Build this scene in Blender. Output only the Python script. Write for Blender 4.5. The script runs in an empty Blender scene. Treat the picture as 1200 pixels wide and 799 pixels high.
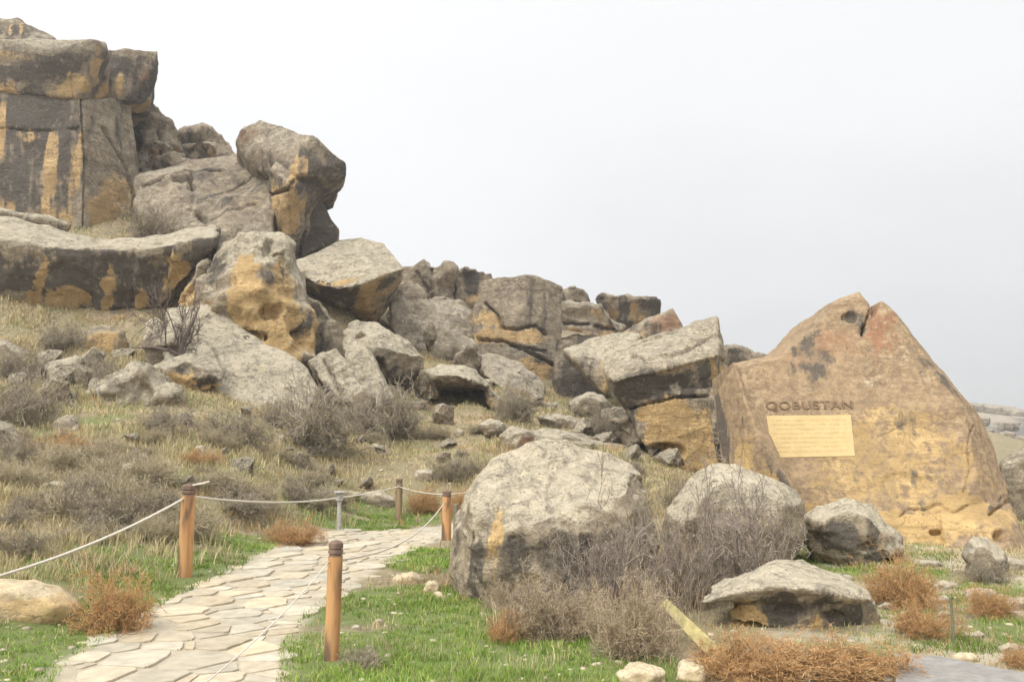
import bpy, bmesh, math, random
import numpy as np
from mathutils import Vector, Matrix
random.seed(7); RNG = np.random.default_rng(11)
S = bpy.context.scene; COL = S.collection
# ------------------------------------------------------------------ camera
F = 933.0; HZ = 530.0; CX, CY = 600.0, 399.5
PITCH = math.atan((HZ-CY)/F); EYE = 1.6
cam = bpy.data.cameras.new('camera'); co = bpy.data.objects.new('camera', cam); COL.objects.link(co)
cam.sensor_width = 36; cam.lens = F/1200*36; cam.clip_end = 6000; cam.clip_start = 0.05
co.location = (0, 0, EYE); co.rotation_euler = (math.pi/2+PITCH, 0, 0); S.camera = co
# ------------------------------------------------------------------ light
SUN_EL, SUN_ROT = 52, 205       # overcast glow, high behind the camera's left shoulder
w = bpy.data.worlds.new("World"); S.world = w; w.use_nodes = True
nt = w.node_tree; nt.nodes.clear()
def N(t, typ, **kw):
    n = t.nodes.new(typ)
    for k, v in kw.items():
        if k.startswith('i_'): n.inputs[k[2:].replace('_', ' ')].default_value = v
        else: setattr(n, k, v)
    return n
out = N(nt, 'ShaderNodeOutputWorld'); bg = N(nt, 'ShaderNodeBackground'); bg.inputs[1].default_value = 0.1
sky = N(nt, 'ShaderNodeTexSky', sky_type='NISHITA', sun_disc=False)
sky.sun_elevation = math.radians(SUN_EL); sky.sun_rotation = math.radians(SUN_ROT)
tc = N(nt, 'ShaderNodeTexCoord'); mp = N(nt, 'ShaderNodeMapping'); mp.inputs['Scale'].default_value = (1.2, 1.2, 3.2)
nz = N(nt, 'ShaderNodeTexNoise'); nz.inputs['Scale'].default_value = 1.3; nz.inputs['Detail'].default_value = 5; nz.inputs['Roughness'].default_value = .5
nt.links.new(tc.outputs['Generated'], mp.inputs[0]); nt.links.new(mp.outputs[0], nz.inputs['Vector'])
# cloud deck, brightest round the veiled sun high behind the camera
dt = N(nt, 'ShaderNodeVectorMath', operation='DOT_PRODUCT'); dt.inputs[1].default_value = (-0.372, -0.513, 0.786)
nt.links.new(tc.outputs['Generated'], dt.inputs[0])
ad = N(nt, 'ShaderNodeMath', operation='MULTIPLY_ADD'); ad.inputs[1].default_value = 0.42
nt.links.new(nz.outputs['Fac'], ad.inputs[0]); nt.links.new(dt.outputs['Value'], ad.inputs[2])
rp = N(nt, 'ShaderNodeValToRGB')
rs_ = N(nt, 'ShaderNodeMapRange'); nt.links.new(ad.outputs[0], rs_.inputs[0]); rs_.inputs[1].default_value = -.7+.21; rs_.inputs[2].default_value = 1.0+.21
el_ = rp.color_ramp.elements; el_[0].position = 0.0; el_[0].color = (4.3, 4.3, 4.33, 1); el_[1].position = 1.0; el_[1].color = (19, 18.7, 18.2, 1)
for p_, c_ in ((.15, 5.35), (.28, 6.5), (.42, 7.0), (.62, 8.5), (.8, 15)):
    e_ = el_.new(p_); e_.color = (c_, c_, c_*.995, 1)
nt.links.new(rs_.outputs[0], rp.inputs[0])
mx = N(nt, 'ShaderNodeMixRGB'); mx.inputs[0].default_value = 0.93
nt.links.new(sky.outputs[0], mx.inputs[1]); nt.links.new(rp.outputs[0], mx.inputs[2])
nt.links.new(mx.outputs[0], bg.inputs[0]); nt.links.new(bg.outputs[0], out.inputs[0])
sl = bpy.data.lights.new('sun', 'SUN'); sl.energy = 1.5; sl.angle = math.radians(18); sl.color = (1, .96, .9)
so = bpy.data.objects.new('sun', sl); COL.objects.link(so)
sd = Vector((-0.45, -0.62, 0.95)).normalized()
so.rotation_euler = (-sd).to_track_quat('-Z', 'Y').to_euler()
S.view_settings.view_transform = 'Standard'; S.view_settings.look = 'None'; S.view_settings.exposure = 0.62; S.view_settings.gamma = 1
S.render.engine = 'CYCLES'
# ------------------------------------------------------------------ maths
cp, sp = math.cos(PITCH), math.sin(PITCH)
def at(px, py, Y):
    u = (px-CX)/F; v = (CY-py)/F
    d = (u, cp-v*sp, sp+v*cp); t = Y/d[1]
    return np.array((d[0]*t, Y, EYE+d[2]*t))
LAT = RNG.random((32, 32, 32)).astype(np.float32)
def vn(p):                                  # value noise -1..1
    i = np.floor(p).astype(np.int64); f = (p-i); f = f*f*(3-2*f)
    a = i & 31; b = (i+1) & 31
    x0, y0, z0 = a.T; x1, y1, z1 = b.T; fx, fy, fz = f.T
    c = (LAT[x0, y0, z0]*(1-fx)+LAT[x1, y0, z0]*fx)*(1-fy)+(LAT[x0, y1, z0]*(1-fx)+LAT[x1, y1, z0]*fx)*fy
    e = (LAT[x0, y0, z1]*(1-fx)+LAT[x1, y0, z1]*fx)*(1-fy)+(LAT[x0, y1, z1]*(1-fx)+LAT[x1, y1, z1]*fx)*fy
    return (c*(1-fz)+e*fz)*2-1
def fbm(p, oct=4, g=.5):
    r = 0; a = 1; p = p.copy()
    for k in range(oct):
        r = r+a*vn(p); p = p*2.03+17.3; a *= g
    return r
def facet(p, seed=0):                       # chiselled facets: each cell its own tilted offset; also crack distance
    i = np.floor(p).astype(np.int64); best = np.full(len(p), 9., np.float32); sec = best.copy(); val = np.zeros(len(p), np.float32)
    for dx in (-1, 0, 1):
        for dy in (-1, 0, 1):
            for dz in (-1, 0, 1):
                c = i+np.array((dx, dy, dz)); k = (c+seed) & 31
                r = np.stack([LAT[k[:, 0], k[:, 1], k[:, 2]], LAT[k[:, 1], k[:, 2], k[:, 0]], LAT[k[:, 2], k[:, 0], (k[:, 1]+5) & 31]], 1)
                q = p-(c+r); d = (q*q).sum(1)
                d = d+((r[:, [1, 2, 0]]-.5)*q).sum(1)*.9+(r[:, 0]-.5)*.5
                m = d < best
                sec = np.where(m, best, np.minimum(sec, d)); best = np.where(m, d, best)
    return best-.12, sec-best
def sst(a, b, x):
    t = np.clip((x-a)/(b-a), 0, 1); return t*t*(3-2*t)
# ------------------------------------------------------------------ terrain height
CP = [(-12,-20,.2),(0,-20,0),(15,-20,0),(-6,0,.2),(0,0,0),(8,0,0),(-8,5,.45),(3,7,0),(6,9,0),(10,12,0),(0,11,0),(4,14,.02),(8,14.6,0),(12,14,-.05),(-60,0,6),(-60,-60,6),(60,-60,-3),(60,0,-4),(40,30,-2)]
for px, py, Y in [(0,640,9),(217,660,9.4),(217,620,11.5),(217,560,15),(217,500,20),(217,465,24),(100,432,27),(0,425,27),(0,560,14),(0,500,19),(60,402,30),
    (330,470,27),(300,540,19),(397,614,16.5),(467,605,20.4),(450,560,23),(450,520,27),(450,472,32),(560,500,30),(600,480,34),(560,545,24),(650,490,34),(700,498,33),
    (800,556,28.5),(850,560,28.5),(745,530,29.5),(640,530,26),(560,604,20),(700,600,19),(800,592,20),(523,631,15),(640,450,46),(500,400,46),(500,350,57),(730,386,64),(860,428,60),(1000,450,60),(560,372,60),
    (1190,555,42),(1150,520,90),(1230,530,60),(1300,540,60),(100,290,39),(-200,290,39),(300,300,40),(0,200,50),(-200,430,26),(-200,520,17),(200,195,52),(330,300,48),(420,340,50)]:
    CP.append(tuple(at(px, py, Y)))
CP = np.array(CP, float)
def _K(a, b):
    d = a[:, None, :]-b[None]; return np.sqrt((d*d).sum(2)+2.0)
n = len(CP); A = np.zeros((n+3, n+3)); A[:n, :n] = _K(CP[:, :2], CP[:, :2])-np.eye(n)*.02; A[:n, n] = 1; A[:n, n+1:] = CP[:, :2]; A[n:, :n] = A[:n, n:].T
W = np.linalg.solve(A, np.r_[CP[:, 2], 0, 0, 0])
# path outline traced on the ground
PL = [(40,830),(70,799),(150,748),(200,718),(260,690),(300,668),(350,640),(410,626),(470,618),(520,613),(600,607),(680,600)]
PR = [(330,830),(334,799),(335,768),(352,742),(378,716),(415,690),(455,665),(490,645),(524,632),(600,622),(680,614)]
def flat(px, py):
    p1 = at(px, py, 1.0); Y = EYE/(EYE-p1[2]); return np.array((p1[0]*Y, Y))
PPOLY = np.array([flat(*p) for p in PL]+[flat(*p) for p in PR[::-1]])
def inpoly(x, y, P):
    r = np.zeros(x.shape, bool); j = len(P)-1
    for i in range(len(P)):
        c = (P[i, 1] > y) != (P[j, 1] > y)
        r ^= c & (x < (P[j, 0]-P[i, 0])*(y-P[i, 1])/(P[j, 1]-P[i, 1]+1e-12)+P[i, 0]); j = i
    return r
def dpoly(x, y, P):
    d = np.full(x.shape, 1e9)
    for i in range(len(P)):
        a, b = P[i-1], P[i]; e = b-a; t = np.clip(((x-a[0])*e[0]+(y-a[1])*e[1])/(e@e), 0, 1)
        d = np.minimum(d, np.hypot(x-a[0]-t*e[0], y-a[1]-t*e[1]))
    return np.where(inpoly(x, y, P), -d, d)
def H(x, y):
    x = np.asarray(x, float).ravel(); y = np.asarray(y, float).ravel()
    q = np.stack([x, y], 1)
    z = np.zeros(len(q))
    for s in range(0, len(q), 40000):
        c = q[s:s+40000]; z[s:s+40000] = _K(c, CP[:, :2])@W[:n]+W[n]+c@W[n+1:]
    r = np.hypot(x, y-20); far = sst(75, 150, r)
    ridge = 12*np.exp(-((y-260+x*.25)/45)**2)*(sst(30, 110, x)+.4)
    z = z*(1-far)+far*(-6+ridge+4*fbm(np.stack([x/60, y/60, x*0], 1), 4))
    dp = dpoly(x, y, PPOLY)
    k = sst(.0, 2.2, dp)
    near = np.exp(-(np.maximum(r-10, 0)/25))
    z = z*(1-(1-k)*.45*(np.abs(z) < .6))
    amp = k*(.05+.25*sst(14, 30, y))
    z = z+amp*fbm(np.stack([x/1.7, y/1.7, x*0+3], 1), 4)+k*.02*vn(np.stack([x*3, y*3, x*0], 1))
    return z
def h1(x, y): return float(H([x], [y])[0])
_gc = {}
def ground(px, py, lo=3.0, hi=120):
    Y = np.geomspace(lo, hi, 900); p = np.array([at(px, py, 1.0)])[0]
    x = p[0]*Y; zr = EYE+(p[2]-EYE)*Y
    g = H(x, Y)-zr
    i = np.argmax(g > 0) if (g > 0).any() else len(Y)-1
    if i == 0: return at(px, py, lo)
    t = g[i-1]/(g[i-1]-g[i]+1e-9); yy = Y[i-1]+t*(Y[i]-Y[i-1])
    return at(px, py, yy)
# ------------------------------------------------------------------ helpers
def tag(o, label=None, cat=None, group=None, kind=None):
    if label: o['label'] = label
    if cat: o['category'] = cat
    if group: o['group'] = group
    if kind: o['kind'] = kind
    return o
def mesh(name, V, Fc, mat, parent=None, loc=None, smooth=False, uni=None):
    me = bpy.data.meshes.new(name); V = np.asarray(V, np.float32)
    if loc is not None: V = V-np.asarray(loc, np.float32)
    if isinstance(Fc, np.ndarray):
        k = Fc.shape[1]; me.vertices.add(len(V)); me.vertices.foreach_set('co', V.ravel())
        me.loops.add(Fc.size); me.loops.foreach_set('vertex_index', Fc.astype(np.int32).ravel())
        me.polygons.add(len(Fc)); me.polygons.foreach_set('loop_start', np.arange(0, Fc.size, k, dtype=np.int32))
        me.update(calc_edges=True)
    else:
        me.from_pydata(V.tolist(), [], [list(map(int, f)) for f in Fc]); me.update()
    me.materials.append(mat)
    if smooth: me.polygons.foreach_set('use_smooth', np.ones(len(me.polygons), bool))
    o = bpy.data.objects.new(name, me); COL.objects.link(o)
    if loc is not None: o.location = [float(v) for v in loc]
    if parent:
        o.parent = parent
    return o
def attr(me, name, arr):
    a = me.attributes.new(name, 'FLOAT_COLOR', 'POINT'); a.data.foreach_set('color', np.ascontiguousarray(arr, np.float32).ravel())
def empty(name, loc):
    o = bpy.data.objects.new(name, None); COL.objects.link(o); o.location = [float(v) for v in loc]; o.empty_display_size = .2; return o
# ------------------------------------------------------------------ materials
def newmat(name, rough=.9):
    m = bpy.data.materials.new(name); m.use_nodes = True; t = m.node_tree; t.nodes.clear()
    o = N(t, 'ShaderNodeOutputMaterial'); b = N(t, 'ShaderNodeBsdfPrincipled'); b.inputs['Roughness'].default_value = rough
    b.inputs['Specular IOR Level'].default_value = .25
    t.links.new(b.outputs[0], o.inputs[0]); return m, t, b
def noise(t, co, scale, detail=6, rough=.55, vec=(1, 1, 1), dist=0):
    m = N(t, 'ShaderNodeMapping'); m.inputs['Scale'].default_value = vec
    n_ = N(t, 'ShaderNodeTexNoise'); n_.inputs['Scale'].default_value = scale; n_.inputs['Detail'].default_value = detail
    n_.inputs['Roughness'].default_value = rough; n_.inputs['Distortion'].default_value = dist
    t.links.new(co, m.inputs[0]); t.links.new(m.outputs[0], n_.inputs['Vector']); return n_.outputs['Fac']
def mr(t, v, a, b, c=0., d=1.):
    m = N(t, 'ShaderNodeMapRange', interpolation_type='SMOOTHSTEP'); t.links.new(v, m.inputs[0])
    for i, q in enumerate((a, b, c, d)): m.inputs[i+1].default_value = q
    return m.outputs[0]
def mth(t, op, a, b=None, c=None):
    m = N(t, 'ShaderNodeMath', operation=op)
    for i, q in enumerate((a, b, c)):
        if q is None: continue
        if isinstance(q, (int, float)): m.inputs[i].default_value = q
        else: t.links.new(q, m.inputs[i])
    return m.outputs[0]
def mix(t, f, a, b, bt='MIX'):
    m = N(t, 'ShaderNodeMixRGB', blend_type=bt)
    for i, q in enumerate((f, a, b)):
        if isinstance(q, (int, float)): m.inputs[i].default_value = q
        elif isinstance(q, tuple): m.inputs[i].default_value = q+(1,)
        else: t.links.new(q, m.inputs[i])
    return m.outputs[0]
def rockmat(name, k=1.0, base=(.41, .34, .235), base2=(.265, .215, .15), pale=(.56, .495, .37), ochre=(.54, .37, .17), dark=(.085, .073, .06), bump=1.0, speck=1.0):
    """k = coarseness of the texture in metres (larger rocks, coarser pattern)"""
    m, t, b = newmat(name, .93)
    tcn = N(t, 'ShaderNodeTexCoord'); C = tcn.outputs['Object']
    at_ = N(t, 'ShaderNodeAttribute', attribute_name='mask'); sep = N(t, 'ShaderNodeSeparateColor'); t.links.new(at_.outputs['Color'], sep.inputs[0])
    R, G, B = sep.outputs; RU = at_.outputs['Alpha']
    s = 1/k
    n1 = noise(t, C, .9*s, 8, .6); n2 = noise(t, C, 5*s, 8, .68); n3 = noise(t, C, 22*s, 5, .7); ns = noise(t, C, 2.2*s, 6, .6, (1, 1, .12)); nl = noise(t, C, 2.6*s, 6, .65, (.25, .25, 2.2))
    c = mix(t, mr(t, n2, .41, .59), base2, base)
    c = mix(t, mr(t, nl, .5, .68, 0, .45), c, tuple(v*.62 for v in base2))
    # ochre fresh stone
    go = mth(t, 'ADD', G, mth(t, 'MULTIPLY_ADD', n2, 1.2, -.6)); go = mth(t, 'ADD', go, mth(t, 'MULTIPLY_ADD', ns, .9, -.42))
    oc = mix(t, mr(t, n1, .35, .65), tuple(v*.8 for v in ochre), tuple(min(1, v*1.22) for v in ochre))
    oc = mix(t, mr(t, nl, .48, .66, 0, .5), oc, (ochre[0]*.62, ochre[1]*.58, ochre[2]*.52))
    oc = mix(t, mr(t, ns, .55, .7, 0, .5), oc, (.2, .155, .10))
    c = mix(t, mr(t, go, .25, .6), c, oc)
    # rust
    gr = mth(t, 'ADD', RU, mth(t, 'MULTIPLY_ADD', ns, .8, -.4))
    c = mix(t, mr(t, gr, .2, .9, 0, .75), c, (.30, .15, .085))
    # black varnish with streaks
    gd = mth(t, 'ADD', R, mth(t, 'MULTIPLY_ADD', ns, 2.4, -1.25)); gd = mth(t, 'ADD', gd, mth(t, 'MULTIPLY_ADD', n2, 1.1, -.55))
    dk = mix(t, mr(t, n3, .4, .62), dark, tuple(v*1.6 for v in dark))
    dk = mix(t, mr(t, n2, .52, .7, 0, .5), dk, tuple(v*.45 for v in base))
    c = mix(t, mr(t, gd, .24, .62, 0, .95), c, dk)
    # pale lichen crust
    gp = mth(t, 'ADD', B, mth(t, 'MULTIPLY_ADD', n2, 1.6, -.8)); gp = mth(t, 'ADD', gp, mth(t, 'MULTIPLY_ADD', n1, .8, -.4))
    pc = mix(t, mr(t, n3, .38, .6), tuple(v*.7 for v in pale), pale)
    pc = mix(t, mr(t, n2, .54, .66, 0, .75), pc, (pale[0]*1.14, pale[1]*1.12, pale[2]*1.06))
    pc = mix(t, mr(t, n1, .56, .68, 0, .35), pc, (.45, .37, .2))
    c = mix(t, mr(t, gp, .2, .75, 0, .92), c, pc)
    nb_ = noise(t, C, 3.1*s, 9, .72, dist=.6)
    c = mix(t, mth(t, 'MULTIPLY', mr(t, nb_, .50, .60), mth(t, 'MULTIPLY', mr(t, gp, .1, .6), .62*speck)), c, (.20, .175, .14))
    c = mix(t, mr(t, nb_, .32, .44, .45*speck, 0), c, (pale[0]*1.1, pale[1]*1.08, pale[2]*1.0))
    vo = N(t, 'ShaderNodeTexVoronoi'); vo.inputs['Scale'].default_value = 9*s; t.links.new(C, vo.inputs['Vector'])
    sp_ = mth(t, 'MULTIPLY', mr(t, vo.outputs['Distance'], .10, .32, 1, 0), mr(t, n2, .47, .56))
    c = mix(t, mth(t, 'MULTIPLY', sp_, .5*speck), c, (.085, .078, .068))
    c = mix(t, mth(t, 'MULTIPLY', mr(t, n3, .55, .68), .45*speck), c, (.11, .10, .085))
    nk = noise(t, C, 1.15*s, 7, .62, (1, 1, 1.5), .8); nk2 = noise(t, C, 3.7*s, 6, .6, (1, 1, 2.2), 1.2)
    ck = mth(t, 'MAXIMUM', mr(t, mth(t, 'ABSOLUTE', mth(t, 'SUBTRACT', nk, .5)), .002, .013, 1, 0), mth(t, 'MULTIPLY', mr(t, mth(t, 'ABSOLUTE', mth(t, 'SUBTRACT', nk2, .47)), .002, .016, 1, 0), .6))
    ck = mth(t, 'MULTIPLY', ck, mr(t, n1, .42, .58, .15, 1))
    c = mix(t, mth(t, 'MULTIPLY', ck, .55), c, tuple(v*.42 for v in base2))
    t.links.new(c, b.inputs['Base Color'])
    v2 = N(t, 'ShaderNodeTexVoronoi'); v2.inputs['Scale'].default_value = 3.2*s; t.links.new(C, v2.inputs['Vector'])
    hgt = mth(t, 'ADD', mth(t, 'MULTIPLY', n2, 1.2), mth(t, 'MULTIPLY', n3, .45)); hgt = mth(t, 'ADD', hgt, mth(t, 'MULTIPLY', nl, .7))
    hgt = mth(t, 'SUBTRACT', hgt, mth(t, 'MULTIPLY', sp_, .35)); hgt = mth(t, 'SUBTRACT', hgt, mth(t, 'MULTIPLY', ck, .45)); hgt = mth(t, 'ADD', hgt, mth(t, 'MULTIPLY', nb_, .8))
    bp = N(t, 'ShaderNodeBump'); bp.inputs['Strength'].default_value = .8*bump; bp.inputs['Distance'].default_value = .16*k
    t.links.new(hgt, bp.inputs['Height']); t.links.new(bp.outputs[0], b.inputs['Normal'])
    return m
M = {'near': rockmat('lichen_stone', .6, speck=1.0, bump=.8, pale=(.55,.485,.36)), 'mid': rockmat('weathered_stone', .9), 'far': rockmat('cliff_stone', 1.8, base=(.40, .33, .235), base2=(.26, .21, .15), pale=(.48, .42, .32), ochre=(.55, .38, .19)),
     'mon': rockmat('golden_limestone', .7, base=(.375, .27, .16), base2=(.27, .193, .12), ochre=(.47, .325, .15), speck=.15, bump=.6)}
M['cream'] = rockmat('sandy_stone', .5, base=(.50,.40,.25), base2=(.40,.31,.19), pale=(.60,.50,.34), ochre=(.52,.38,.2), speck=.3, bump=.5)
def simple(name, col, var=.25, scale=8, rough=.85, vec=(1, 1, 1), bump=.2, attrn=None):
    m, t, b = newmat(name, rough); tcn = N(t, 'ShaderNodeTexCoord'); C = tcn.outputs['Object']
    nn = noise(t, C, scale, 5, .6, vec)
    c = mix(t, mr(t, nn, .3, .7), tuple(v*(1-var) for v in col), tuple(min(1, v*(1+var)) for v in col))
    if attrn:
        a = N(t, 'ShaderNodeAttribute', attribute_name=attrn); c = mix(t, 1.0, c, a.outputs['Color'], 'MULTIPLY')
    t.links.new(c, b.inputs['Base Color'])
    if bump:
        bp = N(t, 'ShaderNodeBump'); bp.inputs['Strength'].default_value = bump; bp.inputs['Distance'].default_value = .02
        t.links.new(nn, bp.inputs['Height']); t.links.new(bp.outputs[0], b.inputs['Normal'])
    return m
def leafmat(name):
    m, t, b = newmat(name, .8); a = N(t, 'ShaderNodeAttribute', attribute_name='tint')
    t.links.new(a.outputs['Color'], b.inputs['Base Color']); b.inputs['Specular IOR Level'].default_value = .1
    return m
M['leaf'] = leafmat('blade_material')
# ------------------------------------------------------------------ ground sheet
def axis(lo, hi, c0, c1, step, g):
    a = list(np.arange(c0, c1, step)); s = step; v = a[-1]
    while v < hi: s *= g; v += s; a.append(v)
    s = step; v = a[0]; L = []
    while v > lo: s *= g; v -= s; L.append(v)
    return np.array(L[::-1]+a)
gx = axis(-1500, 1500, -7, 10, .1, 1.045); gy = axis(-400, 3500, 4, 22, .1, 1.03)
X, Yg = np.meshgrid(gx, gy); Z = H(X, Yg).reshape(X.shape)
gv = np.stack([X.ravel(), Yg.ravel(), Z.ravel()], 1); nx, ny = len(gx), len(gy)
ii = (np.arange(ny-1)[:, None]*nx+np.arange(nx-1)[None]).ravel()
gf = np.stack([ii, ii+1, ii+nx+1, ii+nx], 1)
GREEN = []      # (x, y, radius, strength) of green grass patches
for px, py, r, s in [(60,760,1.3,1),(120,730,1.0,1),(200,690,1.1,.8),(260,665,1.0,.9),(330,640,1.1,.8),(400,612,1.5,.8),(470,608,1.6,.9),(520,600,1.5,.7),(30,665,1.2,.45),(120,650,1.2,.5),
    (430,770,1.1,1),(500,760,1.0,1),(450,715,1.0,1),(520,700,1.0,1),(600,775,1.1,1),(560,735,.8,1),(500,660,.9,1),(680,785,.8,.9),(740,790,.5,.6),(1000,665,1.2,.8),(960,650,1,.4),(1090,655,.8,.7),(1130,705,.6,.6),(1180,740,.6,.7),
    (1080,725,.6,.6),(1020,770,.6,.9),(1110,752,.6,.6),(1190,690,.6,.5),(500,648,.8,1),(250,520,1.5,.3),(60,500,2,.3),(1030,700,.7,.5),(1060,640,1.5,.6)]:
    p = ground(px, py); GREEN.append((p[0], p[1], r, s))
def green(x, y):
    g = np.zeros(len(x))
    for a, b, r, s in GREEN: g = np.maximum(g, s*(1-sst(.35, 1.25, np.hypot(x-a, y-b)/r)))
    nn = fbm(np.stack([x*1.6, y*1.6, x*0+9], 1), 4)
    return np.clip(g+nn*.28*(g > .05), 0, 1)
x, y = gv[:, 0], gv[:, 1]; gg = green(x, y); dp = dpoly(x, y, PPOLY)
gm, t, b = newmat('hillside_soil', .95)
tcn = N(t, 'ShaderNodeTexCoord'); C = tcn.outputs['Object']; a = N(t, 'ShaderNodeAttribute', attribute_name='mask'); sep = N(t, 'ShaderNodeSeparateColor'); t.links.new(a.outputs['Color'], sep.inputs[0])
n1 = noise(t, C, .6, 8, .6); n2 = noise(t, C, 6, 8, .7); n3 = noise(t, C, 40, 4, .7)
c = mix(t, mr(t, n2, .35, .65), (.19, .15, .095), (.34, .27, .17)); c = mix(t, mr(t, n1, .42, .6, 0, .7), c, (.20, .185, .10)); c = mix(t, mr(t, n3, .55, .7, 0, .4), c, (.42, .36, .26))
c = mix(t, mr(t, mth(t, 'MULTIPLY_ADD', n2, .4, sep.outputs[0]), .35, .75, 0, .75), c, (.12, .17, .045))
c = mix(t, sep.outputs[1], c, mix(t, mr(t, n2, .3, .7), (.38, .33, .24), (.48, .42, .32)))
n0_ = noise(t, C, .09, 9, .65); c = mix(t, sep.outputs[2], c, mix(t, mr(t, n0_, .42, .58), (.13, .118, .10), (.30, .255, .19)))
t.links.new(c, b.inputs['Base Color'])
bp = N(t, 'ShaderNodeBump'); bp.inputs['Strength'].default_value = .7; bp.inputs['Distance'].default_value = .06
t.links.new(mth(t, 'ADD', n2, mth(t, 'MULTIPLY', n3, .3)), bp.inputs['Height']); t.links.new(bp.outputs[0], b.inputs['Normal'])
go = tag(mesh('ground', gv, gf, gm, smooth=True), kind='structure')
attr(go.data, 'mask', np.stack([gg, np.maximum(1-sst(-.05, .1, dp), .85*sst(.28, .36, x/np.maximum(y, 1))*(y > 5)*(y < 17)*sst(-.25, .25, fbm(np.stack([x*1.1, y*1.1, x*0+2], 1), 4))), sst(45, 90, y), x*0+1], 1))
# ------------------------------------------------------------------ flagstone path
def clip(poly, a, b, c):                 # keep a*x+b*y<=c
    out = []
    for i in range(len(poly)):
        p, q = poly[i-1], poly[i]; dp_, dq = a*p[0]+b*p[1]-c, a*q[0]+b*q[1]-c
        if (dp_ <= 0) != (dq <= 0):
            t_ = dp_/(dp_-dq); out.append((p[0]+t_*(q[0]-p[0]), p[1]+t_*(q[1]-p[1])))
        if dq <= 0: out.append(q)
    return out
rr = random.Random(5); pts = []
x0, y0 = PPOLY.min(0)-.6; x1, y1 = PPOLY.max(0)+.6
tries = 0
while tries < 16000:
    tries += 1; p = (rr.uniform(x0, x1), rr.uniform(y0, y1)); r = rr.choice((.12, .18, .24, .28, .30))
    if all((p[0]-q[0])**2+(p[1]-q[1])**2 > (.5*(r+q[2]))**2*1.5 for q in pts): pts.append((p[0], p[1], r))
pa = np.array(pts); dd = dpoly(pa[:, 0], pa[:, 1], PPOLY)
V = []; FC = []; TN = []
for i, p in enumerate(pts):
    if dd[i] > .02+rr.uniform(-.05, .06) or (dd[i] > -.15 and rr.random() < .12): continue
    poly = [(p[0]-.7, p[1]-.7), (p[0]+.7, p[1]-.7), (p[0]+.7, p[1]+.7), (p[0]-.7, p[1]+.7)]
    for j, q in enumerate(pts):
        ax, ay = q[0]-p[0], q[1]-p[1]; D2 = ax*ax+ay*ay
        if j == i or D2 > 1.6: continue
        D = math.sqrt(D2); c_ = (D2+q[0]*0+p[2]**2-q[2]**2)/2/D
        poly = clip(poly, ax/D, ay/D, c_+(p[0]*ax+p[1]*ay)/D-.006-.005*rr.random())
        if len(poly) < 3: break
    if len(poly) < 3: continue
    # break straight edges
    P2 = []
    cxm = sum(q[0] for q in poly)/len(poly); cym = sum(q[1] for q in poly)/len(poly)
    for k in range(len(poly)):
        a_, b_ = poly[k-1], poly[k]; P2.append(((a_[0]*.86+b_[0]*.14), (a_[1]*.86+b_[1]*.14)))
        for f_ in (.38, .62, .86):
            s_ = rr.uniform(-.008, .012); mx_, my_ = a_[0]+(b_[0]-a_[0])*f_, a_[1]+(b_[1]-a_[1])*f_
            P2.append((mx_+(cxm-mx_)*s_*4, my_+(cym-my_)*s_*4))
    m_ = len(P2); base = len(V); tl = (rr.uniform(-.012, .012), rr.uniform(-.012, .012)); hh = rr.uniform(.007, .011); tn = rr.uniform(.84, 1.12); wm = rr.uniform(-.05, .05)
    zs = H([q[0] for q in P2]+[cxm], [q[1] for q in P2]+[cym])
    z0 = float(zs.mean())
    for ring, (sc_, dz) in enumerate(((1.0, -.03), (1.0, hh-.004), (.985, hh))):
        for q in P2:
            X_, Y_ = cxm+(q[0]-cxm)*sc_, cym+(q[1]-cym)*sc_
            V.append((X_, Y_, z0+dz+tl[0]*(X_-cxm)+tl[1]*(Y_-cym)))
    for ring in (0, 1):
        for k in range(m_):
            k2 = (k+1) % m_; FC.append((base+ring*m_+k, base+ring*m_+k2, base+(ring+1)*m_+k2, base+(ring+1)*m_+k))
    FC.append([base+2*m_+k for k in range(m_)]); TN += [(tn*(1+wm), tn, tn*(1-wm*1.5), 1)]*(3*m_)
M['flag'] = simple('flagstone', (.43, .375, .28), .15, 7, .85, bump=.5, attrn='tint')
po = tag(mesh('path', V, FC, M['flag']), kind='structure'); attr(po.data, 'tint', TN)
print('flagstones', len(FC))
# paved corner at lower right
pv = [flat(*q) for q in ((1052, 772), (1100, 776), (1210, 798), (1260, 812), (1260, 900), (1030, 900), (1050, 812))]
PAV = np.array(pv)
V = [(q[0], q[1], .05+.0*i) for i, q in enumerate(pv)]+[(q[0], q[1], -.1) for q in pv]; m_ = len(pv)
o = mesh('pavement', V, [list(range(m_))[::-1]]+[(i, (i+1) % m_, m_+(i+1) % m_, m_+i) for i in range(m_)], simple('pavement_concrete', (.25, .235, .215), .15, 12, .9)); tag(o, kind='structure')
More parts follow.
